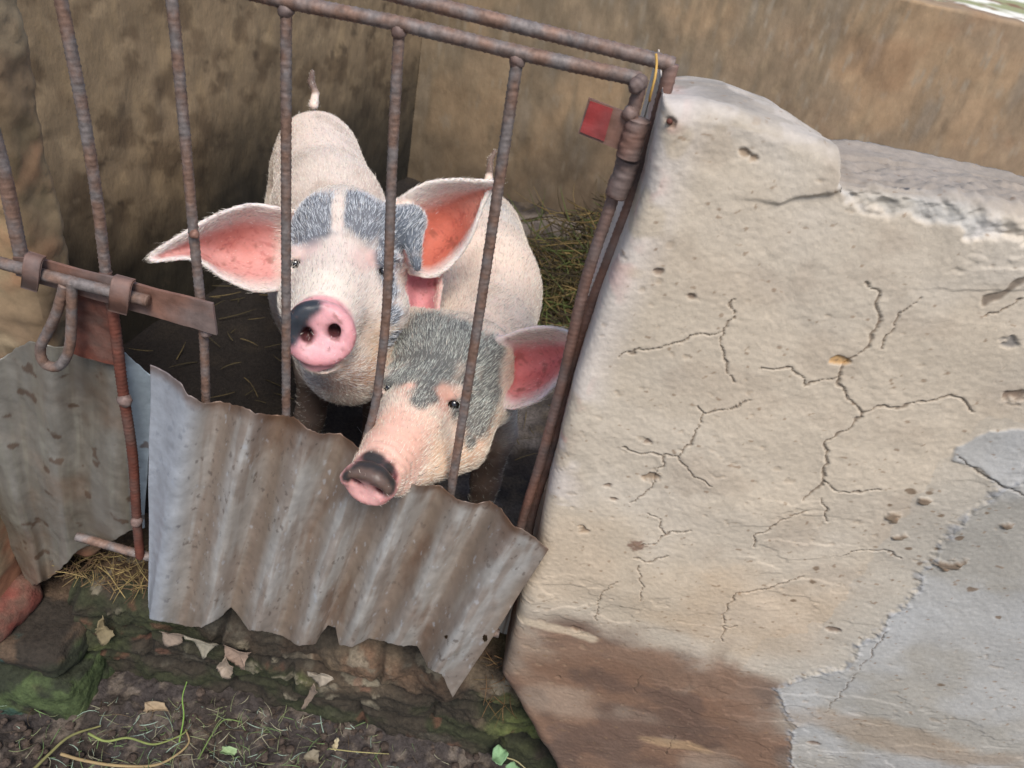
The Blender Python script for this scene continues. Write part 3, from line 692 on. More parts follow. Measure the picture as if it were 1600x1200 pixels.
# left loose sheet behind the latch stile
ls = thing('loose_sheet', onY(100, 860, .785), 'dull grey-green bent tin sheet wedged behind the latch side of the gate', 'tin sheet')
def tin_col2(U, Sv, p):
    c = np.ones(p.shape)*S(136, 131, 122)
    q = np.stack([U*2.0, U*0, Sv*1.0], -1)
    c = mix(c, S(114, 104, 90), sstep(.35, .7, fbm(q, 1.5, 4, 430))*.7)
    c = mix(c, S(150, 146, 130), sstep(.5, .75, fbm(q*np.array([2, 1, 1]), 3, 4, 431))*.3)
    c = mix(c, S(126, 92, 66), sstep(.5, .72, fbm(p, 6, 5, 432))*.4)
    c = mix(c, S(158, 172, 182), sstep(2.55, 2.75, U-.15*Sv)*.85)
    c = mix(c, S(86, 62, 46), sstep(.70, .76, fbm(p, 40, 3, 433))*.7)
    return c
tin_sheet('tin_panel', [(0, -80, 46), (1, 20, 78), (1.5, 70, 105), (2, 115, 140), (2.5, 165, 190), (3, 240, 226)],
          [(-80, 640), (0, 562), (20, 548), (45, 533), (80, 540), (115, 545), (165, 548), (196, 550), (240, 590)],
          [(46, 918), (78, 903), (100, 884), (120, 862), (145, 852), (175, 846), (205, 830), (226, 826)], lambda u: .775+0*u, lambda u: .009*np.ones_like(u), ls, tin_col2, nu=200, nv=160, seed=5, wob=.006)

# ------------------------------------------------------------------ SDF modelling for the pigs
def surface_nets(f, org, h):
    ins = f < 0; nx, ny, nz = f.shape
    cnt = np.zeros((nx-1, ny-1, nz-1), np.uint8)
    for a in (0, 1):
        for b in (0, 1):
            for c_ in (0, 1): cnt += ins[a:nx-1+a, b:ny-1+b, c_:nz-1+c_]
    act = (cnt > 0) & (cnt < 8); ijk = np.argwhere(act); ids = -np.ones(act.shape, np.int64); ids[act] = np.arange(len(ijk))
    acc = np.zeros((len(ijk), 3)); n = np.zeros(len(ijk))
    corners = [(a, b, c_) for a in (0, 1) for b in (0, 1) for c_ in (0, 1)]
    for p in corners:
        for ax in range(3):
            if p[ax]: continue
            q = list(p); q[ax] = 1
            fa = f[ijk[:, 0]+p[0], ijk[:, 1]+p[1], ijk[:, 2]+p[2]]; fb = f[ijk[:, 0]+q[0], ijk[:, 1]+q[1], ijk[:, 2]+q[2]]
            m = (fa < 0) != (fb < 0); t = np.where(m, fa/np.where(m, fa-fb, 1), 0)
            t = np.clip(t, 0, 1); pos = np.tile(np.array(p, float), (len(ijk), 1)); pos[:, ax] = t
            acc += pos*m[:, None]; n += m
    v_ = (ijk+acc/n[:, None])*h+org
    faces = []
    for ax in range(3):
        a1, a2 = [(1, 2), (2, 0), (0, 1)][ax]
        sl0 = [slice(None)]*3; sl1 = [slice(None)]*3; sl0[ax] = slice(0, -1); sl1[ax] = slice(1, None)
        ch = ins[tuple(sl0)] != ins[tuple(sl1)]; e = np.argwhere(ch)
        ok = (e[:, a1] > 0) & (e[:, a2] > 0) & (e[:, a1] < f.shape[a1]-1) & (e[:, a2] < f.shape[a2]-1); e = e[ok]
        s_in = ins[e[:, 0], e[:, 1], e[:, 2]]
        def cell(o1, o2):
            q = e.copy(); q[:, a1] += o1; q[:, a2] += o2; return ids[q[:, 0], q[:, 1], q[:, 2]]
        qd = np.stack([cell(-1, -1), cell(0, -1), cell(0, 0), cell(-1, 0)], -1)
        qd[~s_in] = qd[~s_in][:, ::-1]; faces.append(qd)
    return v_, np.vstack(faces)

class Field:
    def hit(s, px, py):
        d = unit(ray(px, py))
        for t in np.arange(.6, 2.6, .0015):
            q = cam_pos+d*t; i = np.round((q-s.lo)/s.h).astype(int)
            if (i < 0).any() or (i >= s.n).any(): continue
            if s.f[tuple(i)] < 0: return q
        return cam_pos+d*1.15
    def __init__(s, lo, hi, h):
        s.lo = np.array(lo, float); s.h = h; s.n = np.ceil((np.array(hi)-s.lo)/h).astype(int)+1
        s.f = np.full(s.n, .5, np.float32)
    def box(s, lo, hi):
        a = np.clip(np.floor((lo-s.lo)/s.h).astype(int), 0, s.n-1); b = np.clip(np.ceil((hi-s.lo)/s.h).astype(int)+1, 1, s.n)
        ax = [(s.lo[k]+np.arange(a[k], b[k])*s.h).astype(np.float32) for k in range(3)]
        return tuple(slice(a[k], b[k]) for k in range(3)), np.meshgrid(*ax, indexing='ij')
    def _u(s, sl, d, k):
        g = s.f[sl]; hh = np.clip(.5+.5*(g-d)/k, 0, 1); s.f[sl] = g*(1-hh)+d*hh-k*hh*(1-hh)
    def cap(s, a, b, ra, rb, k=.02, sz=1.0):
        a, b = np.array(a, float), np.array(b, float); m = max(ra, rb)*max(sz, 1)+k*2
        sl, (X, Y, Z) = s.box(np.minimum(a, b)-m, np.maximum(a, b)+m)
        if sz != 1: Zs = (Z-a[2])/sz; bz = (b[2]-a[2])/sz
        else: Zs = Z-a[2]; bz = b[2]-a[2]
        v = np.array([b[0]-a[0], b[1]-a[1], bz]); L = v@v+1e-9
        px, py = X-a[0], Y-a[1]; t = np.clip((px*v[0]+py*v[1]+Zs*v[2])/L, 0, 1)
        d = np.sqrt((px-t*v[0])**2+(py-t*v[1])**2+(Zs-t*v[2])**2)-(ra+(rb-ra)*t); s._u(sl, d, k)
    def ell(s, c, r, k=.02, axes=None, sub=False):
        c = np.array(c, float); r = np.array(r, float); m = r.max()+k*2
        sl, (X, Y, Z) = s.box(c-m, c+m); A = np.eye(3) if axes is None else np.array(axes)
        q = [X-c[0], Y-c[1], Z-c[2]]
        e = [(q[0]*A[i][0]+q[1]*A[i][1]+q[2]*A[i][2]) for i in range(3)]
        k0 = np.sqrt(sum((e[i]/r[i])**2 for i in range(3))); k1 = np.sqrt(sum((e[i]/r[i]**2)**2 for i in range(3)))
        d = k0*(k0-1)/(k1+1e-6)
        if sub:
            g = s.f[sl]; d = -d; hh = np.clip(.5-.5*(g-d)/k, 0, 1); s.f[sl] = g*(1-hh)+d*hh+k*hh*(1-hh)
        else: s._u(sl, d, k)
    def disc(s, c, n, r, th, rd, k=.01, axes=None, asp=1.0):
        c = np.array(c, float); m = r*1.3+k*2; sl, (X, Y, Z) = s.box(c-m, c+m); q = [X-c[0], Y-c[1], Z-c[2]]
        dot = lambda a: q[0]*a[0]+q[1]*a[1]+q[2]*a[2]
        hgt = dot(n); u = dot(axes[0]); w_ = dot(axes[1])/asp; rr = np.sqrt(u*u+w_*w_)
        dx = rr-(r-rd); dy = np.abs(hgt)-(th-rd)
        d = np.minimum(np.maximum(dx, dy), 0)+np.sqrt(np.maximum(dx, 0)**2+np.maximum(dy, 0)**2)-rd; s._u(sl, d, k)
    def patch(s, bvh, lo, hi, thf, k=.01):
        sl, (X, Y, Z) = s.box(lo, hi); pts = np.stack([X, Y, Z], -1).reshape(-1, 3)
        d = np.empty(len(pts), np.float32)
        fn = bvh.find_nearest
        for i, q in enumerate(pts):
            r = fn(Vector(q), .03); d[i] = (r[3] if r[0] is not None else .03)
        s._u(sl, (d-thf).reshape(X.shape), k)

def unit(v): v = np.asarray(v, float); return v/np.linalg.norm(v)
def ear_surface(rows, n=22):
    R = np.array([[P(*q) for q in row] for row in rows])
    A = np.stack([catmull(R[i], n) for i in range(len(R))])                 # across
    B = np.stack([catmull(A[:, j], n) for j in range(A.shape[1])], 1)       # along
    return B                                                                # (along, across, 3)

def build_pig(name, spec, label):
    allp = np.array(spec['bounds']); lo = allp.min(0)-.16; hi = allp.max(0)+.16; lo[2] = ZF-.02
    F = Field(lo, hi, .0034)
    for a, b, ra, rb, k, sz in spec['caps']: F.cap(a, b, ra, rb, k, sz)
    for c_, r, k in spec['ells']: F.ell(c_, r, k)
    ears = []
    for rows in spec['ears']:
        g = ear_surface(rows); ff = grid_faces(g.shape[0], g.shape[1]); vv = g.reshape(-1, 3)
        tree = BVHTree.FromPolygons([Vector(q) for q in vv], ff.tolist())
        F.patch(tree, vv.min(0)-.012, vv.max(0)+.012, .0034, .007); ears.append((tree, g))
    # snout disc
    c0, n0, up0, r0, asp = spec['disc']; n0 = unit(n0); side = unit(np.cross(up0, n0)); up_ = unit(np.cross(n0, side))
    F.disc(c0, n0, r0, .012, .0095, .014, axes=(side, up_), asp=asp)
    F.ell(c0+n0*.030, (r0*.72, r0*.60, .024), .010, axes=(side, up_, n0), sub=True)         # slight dish
    for nx_, ny_, rr_ in spec['nostrils']:
        rd_ = ray(nx_, ny_); t_ = ((c0+n0*.008-cam_pos)@n0)/(rd_@n0); q = cam_pos+rd_*t_
        F.ell(q-n0*.002, (rr_*1.0, rr_*1.3, .030), .005, axes=(side, up_, n0), sub=True)
    eyes_w = []
    for ex_, ey_, er in spec['eyes']:
        q = F.hit(ex_, ey_); vd = unit(cam_pos-q); hx = unit(RC*.97-UC*.2); hx = unit(hx-(hx@vd)*vd); hy = np.cross(vd, hx)
        F.ell(q, (er*1.15, er*.80, er*.9), .004, axes=(hx, hy, vd), sub=True)
        u0 = q-hx*er*1.2+vd*.0005-hy*.002; u1 = q+hy*er*.95+vd*.003; u2 = q+hx*er*1.2+vd*.0005-hy*.002
        F.cap(u0, u1, .003, .0048, .004); F.cap(u1, u2, .0048, .003, .004)
        l1 = q-hy*er*.95+vd*.001; F.cap(u0, l1, .0025, .0038, .004); F.cap(l1, u2, .0038, .0025, .004)
        b0 = q-hx*er*1.3+hy*er*1.6; b1 = q+hx*er*1.3+hy*er*1.9; F.cap(b0, b1, .007, .007, .012)
        eyes_w.append((q, vd))
    for q, r, k in spec.get('carve', []): F.ell(q, r, k, sub=True)
    bx = c0-.07, c0+.07; sl_, (X_, Y_, Z_) = F.box(*bx); pp = np.stack([X_, Y_, Z_], -1)
    F.f[sl_] += ((fbm(pp, 55, 3, 520)-.5)*.0045*sstep(.07, .03, np.linalg.norm(pp-c0, axis=-1))).astype(np.float32)
    v_, f_ = surface_nets(F.f, F.lo, F.h)
    # keep the largest connected skin only is not needed; smooth a little
    ed = np.vstack([f_[:, [0, 1]], f_[:, [1, 2]], f_[:, [2, 3]], f_[:, [3, 0]]])
    for _ in range(3):
        acc = np.zeros_like(v_); cn = np.zeros(len(v_))
        for k_ in range(3): acc[:, k_] = np.bincount(ed[:, 0], v_[ed[:, 1], k_], len(v_))+np.bincount(ed[:, 1], v_[ed[:, 0], k_], len(v_))
        cn = np.bincount(ed[:, 0], minlength=len(v_))+np.bincount(ed[:, 1], minlength=len(v_))
        v_ = v_*.5+.5*acc/np.maximum(cn, 1)[:, None]
    tri = np.vstack([f_[:, :3], f_[:, [0, 2, 3]]])
    fn = np.cross(v_[tri[:, 1]]-v_[tri[:, 0]], v_[tri[:, 2]]-v_[tri[:, 0]])
    vn = np.zeros_like(v_)
    for k_ in range(3):
        for j in range(3): vn[:, k_] += np.bincount(tri[:, j], fn[:, k_], len(v_))
    vn /= np.linalg.norm(vn, axis=1, keepdims=True)+1e-12
    # skin creases ringing the snout and fine folds elsewhere
    hd = spec['head_dir']; back = -((v_-c0)@hd); near = np.linalg.norm(v_-c0, axis=1)
    ring = np.cos(2*math.pi*(back+(fbm(v_, 25, 2, 530)-.5)*.02)/.0125)
    v_ = v_+vn*(ring*.0009*sstep(.018, .028, back)*sstep(.095, .04, near)*sstep(.4, .6, fbm(v_, 18, 2, 531)))[:, None]
    v_ = v_+vn*((fbm(v_, 70, 3, 532)-.5)*.0016)[:, None]
    root = thing(name, spec['base'], label, 'pig')
    bvh = BVHTree.FromPolygons([Vector(q) for q in v_], tri.tolist())
    def hit(px, py):
        d_ = Vector(ray(px, py)).normalized(); h_ = bvh.ray_cast(Vector(cam_pos), d_)
        return np.array(h_[0]) if h_[0] is not None else P(px, py, 1.15)
    # ---- colours
    col = np.ones(v_.shape)*spec['base_col']
    nz = fbm(v_, 26, 4, 500); nz2 = fbm(v_, 9, 4, 501)
    headw = sstep(spec['head_y']+.06, spec['head_y']-.04, v_[:, 1])
    col = mix(col, spec['under_col'], sstep(.1, -.8, vn[:, 2])*.35)  # downward-facing skin tinted darker and warmer
    dark = np.zeros(len(v_))
    def blob(px, py, r, s_=.5):
        c_ = hit(px, py); e = np.linalg.norm(v_-c_, axis=1)/r+(nz-.5)*s_*2; return sstep(1.45, .55, e)
    for b in spec['pink']: col = mix(col, b[3], blob(b[0], b[1], b[2], .6)*b[4])
    for b in spec['dark']: dark = np.maximum(dark, blob(*b))
    for b in spec.get('pale', []): dark = dark*(1-blob(b[0], b[1], b[2], .35))
    for c_, r in spec['dark3']:
        e = np.linalg.norm((v_-c_)/np.array(r), axis=1)+(nz-.5)*.8; dark = np.maximum(dark, sstep(1.1, .85, e))
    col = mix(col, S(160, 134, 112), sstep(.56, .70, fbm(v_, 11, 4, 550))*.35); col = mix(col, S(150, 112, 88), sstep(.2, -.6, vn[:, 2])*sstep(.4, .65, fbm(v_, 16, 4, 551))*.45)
    col = mix(col, spec['dark_col'], dark*.92)
    tl_ = sstep(.05, .03, np.linalg.norm(v_-spec['tail'], axis=1)); col = mix(col, S(112, 88, 74), tl_*.8); dark = dark*(1-tl_)
    # lower legs dirty
    leg = sstep(ZF+.33, ZF+.22, v_[:, 2]+(fbm(v_, 20, 3, 504)-.5)*.1); col = mix(col, S(70, 52, 44), leg*.85)
    # ears
    vein = sstep(.022, .006, np.abs(fbm(v_, 32, 3, 540)-.5)); dirt_ = sstep(.60, .72, fbm(v_, 45, 4, 541))
    earm = np.zeros(len(v_)); hairscale = np.ones(len(v_)); flow = -np.tile(spec['head_dir'], (len(v_), 1))
    flow = mix(np.tile(spec['body_dir'], (len(v_), 1)), flow, headw)
    for (tree, g), ec in zip(ears, spec['ear_col']):
        gn = grid_normals(g); lo_, hi_ = g.reshape(-1, 3).min(0)-.006, g.reshape(-1, 3).max(0)+.006
        cand = np.where(((v_ > lo_) & (v_ < hi_)).all(1))[0]; mid = g[g.shape[0]//2, g.shape[1]//2]; tocam = cam_pos-mid
        sg = np.sign(gn[g.shape[0]//2, g.shape[1]//2]@tocam); nr, nc = g.shape[:2]
        gdir = unit(g[-1].mean(0)-g[0].mean(0))
        for i in cand:
            r = tree.find_nearest(Vector(v_[i]), .010)
            if r[0] is None: continue
            fi = r[2]; a, b = fi//(nc-1), fi % (nc-1); s_ = a/(nr-2); t_ = b/(nc-2)
            sd_ = np.dot(v_[i]-np.array(r[0]), gn[a, b])*sg; w1 = min(1, s_/.12)
            inner = max(0, min(1, sd_/.0015+.3))
            edge = min(1, max(0, (t_-ec['rim']+.06)/.22)) if not ec.get('norim') else 1
            edge *= min(1, (1-t_)/.12); edge *= min(1, (1-s_)/.05)
            base = ec['out']; edge = edge; cin = ec['in']+(ec['in2']-ec['in'])*min(1, max(0, (nz2[i]-.4)*4))
            cin = cin*(.62+.38*min(1, abs(t_-.35)*3.2+.15)) if False else cin
            vn_ = vein[i]; cin = cin*(1-.35*vn_)+S(150, 56, 60)*.35*vn_; dn_ = dirt_[i]; cin = cin*(1-.5*dn_)+S(110, 62, 46)*.5*dn_
            cc = base*(1-inner*edge)+cin*inner*edge
            rw = max(0., 1-abs(t_-ec['rim']-.12)/.22); cc = cc*(1-inner*edge*rw*.5)+ec['in2']*.85*inner*edge*rw*.5
            keep = dark[i]*ec.get('darkbase', 0)*(1 if s_ < .45 else max(0, 1-(s_-.45)/.1))
            cc = cc*(1-keep)+spec['dark_col']*keep; dark[i] = max(keep, dark[i]*(1-w1)); col[i] = col[i]*(1-w1)+cc*w1; earm[i] = w1; hairscale[i] = 1-.93*inner*edge*w1
            flow[i] = gdir
    for b in spec.get('dark_after', []):
        m = blob(*b)*sstep(spec['head_y']+.1, spec['head_y']+.05, v_[:, 1]); col = mix(col, spec['dark_col'], m*.95); dark = np.maximum(dark, m); hairscale = np.maximum(hairscale, m)
    # snout disc colours
    dd = np.linalg.norm(v_-(c0), axis=1); dm = sstep(r0*1.22, r0*1.02, dd)
    rimc = spec['disc_col']*np.array([.86, .72, .73]); dcol = mix(np.tile(spec['disc_col'], (len(v_), 1)), rimc, np.clip(sstep(r0*.55, r0*1.0, dd)*.6+sstep(.5, .65, fbm(v_, 60, 3, 542))*.4, 0, 1))
    col = mix(col, dcol, (dm*.92)[:, None][:, 0]); col = mix(col, S(120, 72, 60), dm*sstep(.66, .74, fbm(v_, 120, 3, 543))*.55)
    h_ = (v_-c0)@n0; 
    for nx_, ny_, rr_ in spec['nostrils']:
        rd_ = ray(nx_, ny_); t_ = ((c0+n0*.008-cam_pos)@n0)/(rd_@n0); q = cam_pos+rd_*t_-n0*.006
        col = mix(col, S(70, 24, 28), sstep(.002, -.006, (v_-(q+n0*.006))@n0)*sstep(rr_*2.2, rr_*1.5, np.linalg.norm(np.cross(v_-q, n0), axis=1))*sstep(.034, .026, np.linalg.norm(v_-q, axis=1))*.9)
    for px, py, r in spec['nose_dark']:
        m = blob(px, py, r, .25)*sstep(r0*1.9, r0*1.5, dd); col = mix(col, spec['nose_col'], m); dark = np.maximum(dark*(1-m), 0)
    for px, py, r in spec.get('nose_brown', []): col = mix(col, S(104, 84, 74), blob(px, py, r, .3)*.8)
    hairscale *= 1-.96*dm
    for px, py, r in spec.get('bald', []): hairscale *= 1-.75*blob(px, py, r, .5)
    speck = sstep(.78, .84, fbm(v_, 150, 2, 503))*(1-dark); col = mix(col, S(120, 84, 70), speck*.35)
    wet_ = np.clip(dm*1.0, 0, 1); body = mesh_obj('body', v_, f_, M_skin, colors=np.hstack([col, (1-wet_*.8)[:, None]])); adopt(body, root)
    # ---- eyes
    for ex_, ey_, er in spec['eyes']:
        c_, dv = eyes_w.pop(0); vv, ff = blobmesh((0, 0, 0), 1, 0); nn_ = vv/np.linalg.norm(vv, axis=1, keepdims=True)
        o_ = mesh_obj('eye', nn_*er*.85+(c_-dv*er*.60), ff, M_eye); adopt(o_, root)
        # lids as lashes: dark short strokes
    # ---- bristles: thin tapered blades
    area = np.linalg.norm(fn, axis=1)*.5; cen = v_[tri].mean(1)
    tofront = ((cam_pos-cen)*fn).sum(1) > 0
    wgt = area*np.where(tofront, 1, .15)*hairscale[tri[:, 0]]*(1+1.2*headw[tri[:, 0]])*np.where(leg[tri[:, 0]] > .3, .06, 1)
    n = spec['hairs']; pick = rng.choice(len(tri), n, p=wgt/wgt.sum()); r1, r2 = rng.random(n), rng.random(n)
    fl = r1+r2 > 1; r1[fl] = 1-r1[fl]; r2[fl] = 1-r2[fl]
    T = tri[pick]; root_p = v_[T[:, 0]]+(v_[T[:, 1]]-v_[T[:, 0]])*r1[:, None]+(v_[T[:, 2]]-v_[T[:, 0]])*r2[:, None]
    N_ = vn[T[:, 0]]; fdir = flow[T[:, 0]]+(np.stack([fbm(root_p, 14, 2, 510+k_) for k_ in range(3)], -1)-.5)*np.where(headw[T[:, 0]] > .5, .9, .45)[:, None]+rng.normal(0, .14, (n, 3))
    tan = fdir-(fdir*N_).sum(1)[:, None]*N_; tan /= np.linalg.norm(tan, axis=1, keepdims=True)+1e-9
    lift = rng.uniform(.05, .28, n)[:, None]; Ld = (rng.uniform(.6, 1.3, n)*np.where(headw[T[:, 0]] > .5, spec['hlen'], spec['hlen']*1.1))[:, None]
    Ld = Ld*np.where(rng.random(n) < .025, 2.0, 1)[:, None]*np.where(np.linalg.norm(root_p-spec['tail'], axis=1) < .07, .35, 1)[:, None]*(.6+.4*hairscale[T[:, 0]][:, None])*np.where(earm[T[:, 0]] > .5, .8, 1)[:, None]
    p0 = root_p-N_*.0008; p1 = p0+(tan*.85+N_*lift*1.3)*Ld*.5; p2 = p1+(tan+N_*lift*.35)*Ld*.5
    toc = cam_pos-p0; wd_ = np.cross(tan, toc); wd_ /= np.linalg.norm(wd_, axis=1, keepdims=True)+1e-9
    wd_ = wd_+rng.normal(0, .35, (n, 3)); W = np.where(headw[T[:, 0]] > .5, .00018, .00020)[:, None]
    hv = np.stack([p0-wd_*W, p0+wd_*W, p1+wd_*W*.8, p1-wd_*W*.8, p2+wd_*W*.15, p2-wd_*W*.15], 1).reshape(-1, 3)
    b_ = np.arange(n)[:, None]*6; hf = np.vstack([b_+np.array([[0, 1, 2, 3]]), b_+np.array([[3, 2, 4, 5]])])
    dk = dark[T[:, 0]]; pale = S(236, 230, 220); rnd = rng.random(n)
    dkr = dk+rng.normal(0, .30, n)
    tl = np.linalg.norm(root_p-spec['tail'], axis=1) < .07
    hc = np.where((dkr > .5)[:, None], np.where((rnd < spec['whitefrac'])[:, None], spec['hair_grey'], S(74, 76, 80)), np.where((rnd < .7)[:, None], pale*np.array(spec['hair_tint']), spec['base_col']*.55))
    ho = mesh_obj('bristle_coat', hv, hf, M_hair, colors=np.repeat(hc, 6, 0), smooth=False); adopt(ho, root)
    tag(ho, kind='stuff')
    return root

def legchain(pts, rs, k=.02): return [(np.array(pts[i], float), np.array(pts[i+1], float), rs[i], rs[i+1], k, 1.0) for i in range(len(pts)-1)]

# ---------------- pig A (left, head up)
def L2(p, dx=0, dy=0, dz=0): return np.array(p)+np.array([dx, dy, dz])
shA = L2(P(527, 440, 1.42), dz=-.02); miA = L2(P(515, 335, 1.62), dz=-.01); ruA = L2(P(497, 240, 1.84), dz=-.02)
snA = P(499, 521, 1.0); skA = P(540, 396, 1.19)
axA = unit(snA-skA); nA = unit(.45*axA+.55*unit(cam_pos-snA))
capsA = [
    (shA, miA, .108, .112, .04, 1.15), (miA, ruA, .112, .102, .04, 1.15),
    (P(545, 470, 1.28), shA, .098, .115, .04, 1.0), (skA, P(545, 450, 1.30), .088, .10, .04, 1.0),
    (P(530, 432, 1.135), P(503, 512, 1.035), .068, .043, .03, 1.0), (P(640, 345, 1.185), P(612, 352, 1.175), .026, .030, .015, 1.0), (P(640, 350, 1.18), P(652, 418, 1.165), .020, .007, .012, 1.0),
    (P(512, 552, 1.06), P(545, 560, 1.17), .030, .066, .03, 1.0),
    (P(545, 560, 1.20), P(540, 545, 1.36), .062, .09, .04, 1.0),
    (P(515, 350, 1.15), P(555, 350, 1.155), .045, .045, .03, 1.0),
    (P(470, 395, 1.16), P(505, 392, 1.12), .018, .020, .015, 1.0), (P(560, 402, 1.12), P(592, 408, 1.15), .020, .018, .015, 1.0),
]
fx = -.40; fy = 1.22
capsA += legchain([L2(shA, -.045, -.02, -.05), (-.385, 1.21, .50), (-.395, 1.20, .38), (-.395, 1.19, ZF+.02)], [.055, .042, .028, .026])
capsA += legchain([L2(shA, .05, -.02, -.05), (-.255, 1.21, .50), (-.25, 1.20, .38), (-.25, 1.19, ZF+.02)], [.058, .042, .028, .026])
capsA += legchain([L2(ruA, -.035, .0, -.05), (-.64, 1.70, .50), (-.65, 1.80, .40), (-.65, 1.77, ZF+.02)], [.078, .06, .030, .026], .03)
capsA += legchain([L2(ruA, .04, .0, -.05), (-.50, 1.70, .50), (-.50, 1.80, .40), (-.50, 1.77, ZF+.02)], [.08, .06, .030, .026], .03)
tA = [P(490, 165, 1.93), P(493, 146, 1.96), P(486, 128, 1.96), P(488, 113, 1.95)]
capsA += [(tA[0], tA[1], .012, .0095, .012, 1.0), (tA[1], tA[2], .0095, .009, .004, 1.0), (tA[2], tA[3], .009, .007, .004, 1.0)]
pink = S(226, 160, 158)
specA = dict(
    base=(-.46, 1.45, ZF), tail=tA[2], bounds=[snA, ruA, shA, skA, P(235, 400, 1.13), P(782, 284, 1.14), tA[3], L2(ruA, 0, .06, 0)], caps=capsA,
    ells=[(P(492, 470, 1.145), (.050, .06, .05), .03), (P(580, 482, 1.15), (.056, .06, .055), .03), (P(498, 566, 1.035), (.026, .022, .013), .01),
          (P(540, 330, 1.20), (.055, .05, .035), .03)],
    ears=[[[(462, 330, 1.19), (455, 355, 1.22), (452, 400, 1.24), (450, 450, 1.21)],
           [(395, 320, 1.165), (392, 346, 1.21), (395, 400, 1.245), (400, 455, 1.20)],
           [(345, 333, 1.145), (340, 358, 1.18), (340, 398, 1.21), (352, 436, 1.18)],
           [(295, 360, 1.13), (292, 377, 1.15), (293, 392, 1.16), (302, 406, 1.15)],
           [(236, 396, 1.12), (233, 401, 1.12), (233, 405, 1.12), (238, 409, 1.12)]],
          [[(612, 318, 1.19), (628, 350, 1.225), (632, 390, 1.24), (640, 428, 1.21)],
           [(662, 288, 1.165), (668, 332, 1.225), (674, 385, 1.25), (680, 432, 1.21)],
           [(705, 281, 1.15), (706, 315, 1.215), (708, 360, 1.24), (716, 402, 1.21)],
           [(745, 282, 1.14), (741, 300, 1.18), (740, 328, 1.20), (738, 366, 1.19)],
           [(782, 284, 1.13), (777, 289, 1.14), (768, 297, 1.155), (756, 312, 1.165)]]],
    ear_col=[dict(out=S(238, 222, 214), **{'in': S(220, 160, 152), 'in2': S(196, 124, 114)}, rim=.24, darkbase=0),
             dict(out=S(240, 226, 216), **{'in': S(226, 150, 130), 'in2': S(204, 116, 96)}, rim=.20, darkbase=0.0)],
    disc=(snA, nA, unit(.9*UC+.15*RC), .0475, .93), nostrils=[(479, 523, .0075), (523, 517, .0075)],
    carve=[(P(520, 577, 1.03), (.022, .02, .0025), .004)],
    head_y=1.16, head_dir=axA, body_dir=unit(ruA-shA), base_col=S(232, 212, 198), under_col=S(206, 170, 142), dark_col=S(98, 104, 112),
    dark=[(475, 348, .042, .3), (455, 372, .030, .3), (500, 330, .038, .3), (570, 330, .042, .3), (600, 345, .040, .3), (560, 312, .03, .3), (490, 316, .03, .3), (575, 352, .03, .5), (500, 352, .022, .5), (455, 410, .019, .3), (460, 412, .014, .2), (599, 424, .014, .2), (604, 385, .028, .4), (606, 430, .020, .3),
          (628, 390, .030, .4), (640, 345, .032, .3), (655, 330, .022, .3), (650, 375, .022, .3), (648, 415, .016, .3), (545, 335, .024, .5), (441, 500, .012, .4)],
    dark_after=[(612, 455, .017, .5), (616, 490, .017, .5), (614, 530, .015, .6), (606, 405, .018, .4), (640, 345, .026, .25), (655, 330, .018, .25), (648, 375, .020, .25), (652, 410, .011, .25), (622, 350, .026, .25), (628, 395, .024, .3)], dark3=[(tA[2], (.03, .03, .035))], pale=[(527+i*.4, 356-i*7, .0075+.0005*(i % 2)) for i in range(9)],
    pink=[(470, 280, .13, S(200, 184, 170), .6), (500, 572, .016, S(222, 150, 150), .8), (480, 395, .020, S(226, 184, 176), .45), (565, 405, .022, S(228, 184, 172), .4), (590, 410, .016, S(224, 166, 154), .4), (560, 560, .05, S(216, 180, 148), .6), (600, 560, .05, S(214, 178, 140), .6), (540, 600, .05, S(212, 160, 134), .6), (500, 445, .04, S(236, 222, 206), .6)],  # first blob puts the shadow on the body into the coat colour
    disc_col=S(226, 166, 170), nose_dark=[(456, 506, .020), (470, 488, .017), (487, 476, .013), (452, 528, .012), (468, 512, .012)], nose_col=S(54, 58, 64),
    eyes=[(462, 412, .0125), (599, 424, .0125)], hairs=90000, hlen=.0105, whitefrac=.78, hair_grey=S(222, 224, 226), hair_tint=(1, .97, .92), bald=[(480, 395, .02), (565, 405, .022), (500, 470, .03)])
build_pig('pig', specA, 'pink pig looking up with ears spread wide and a half black snout')

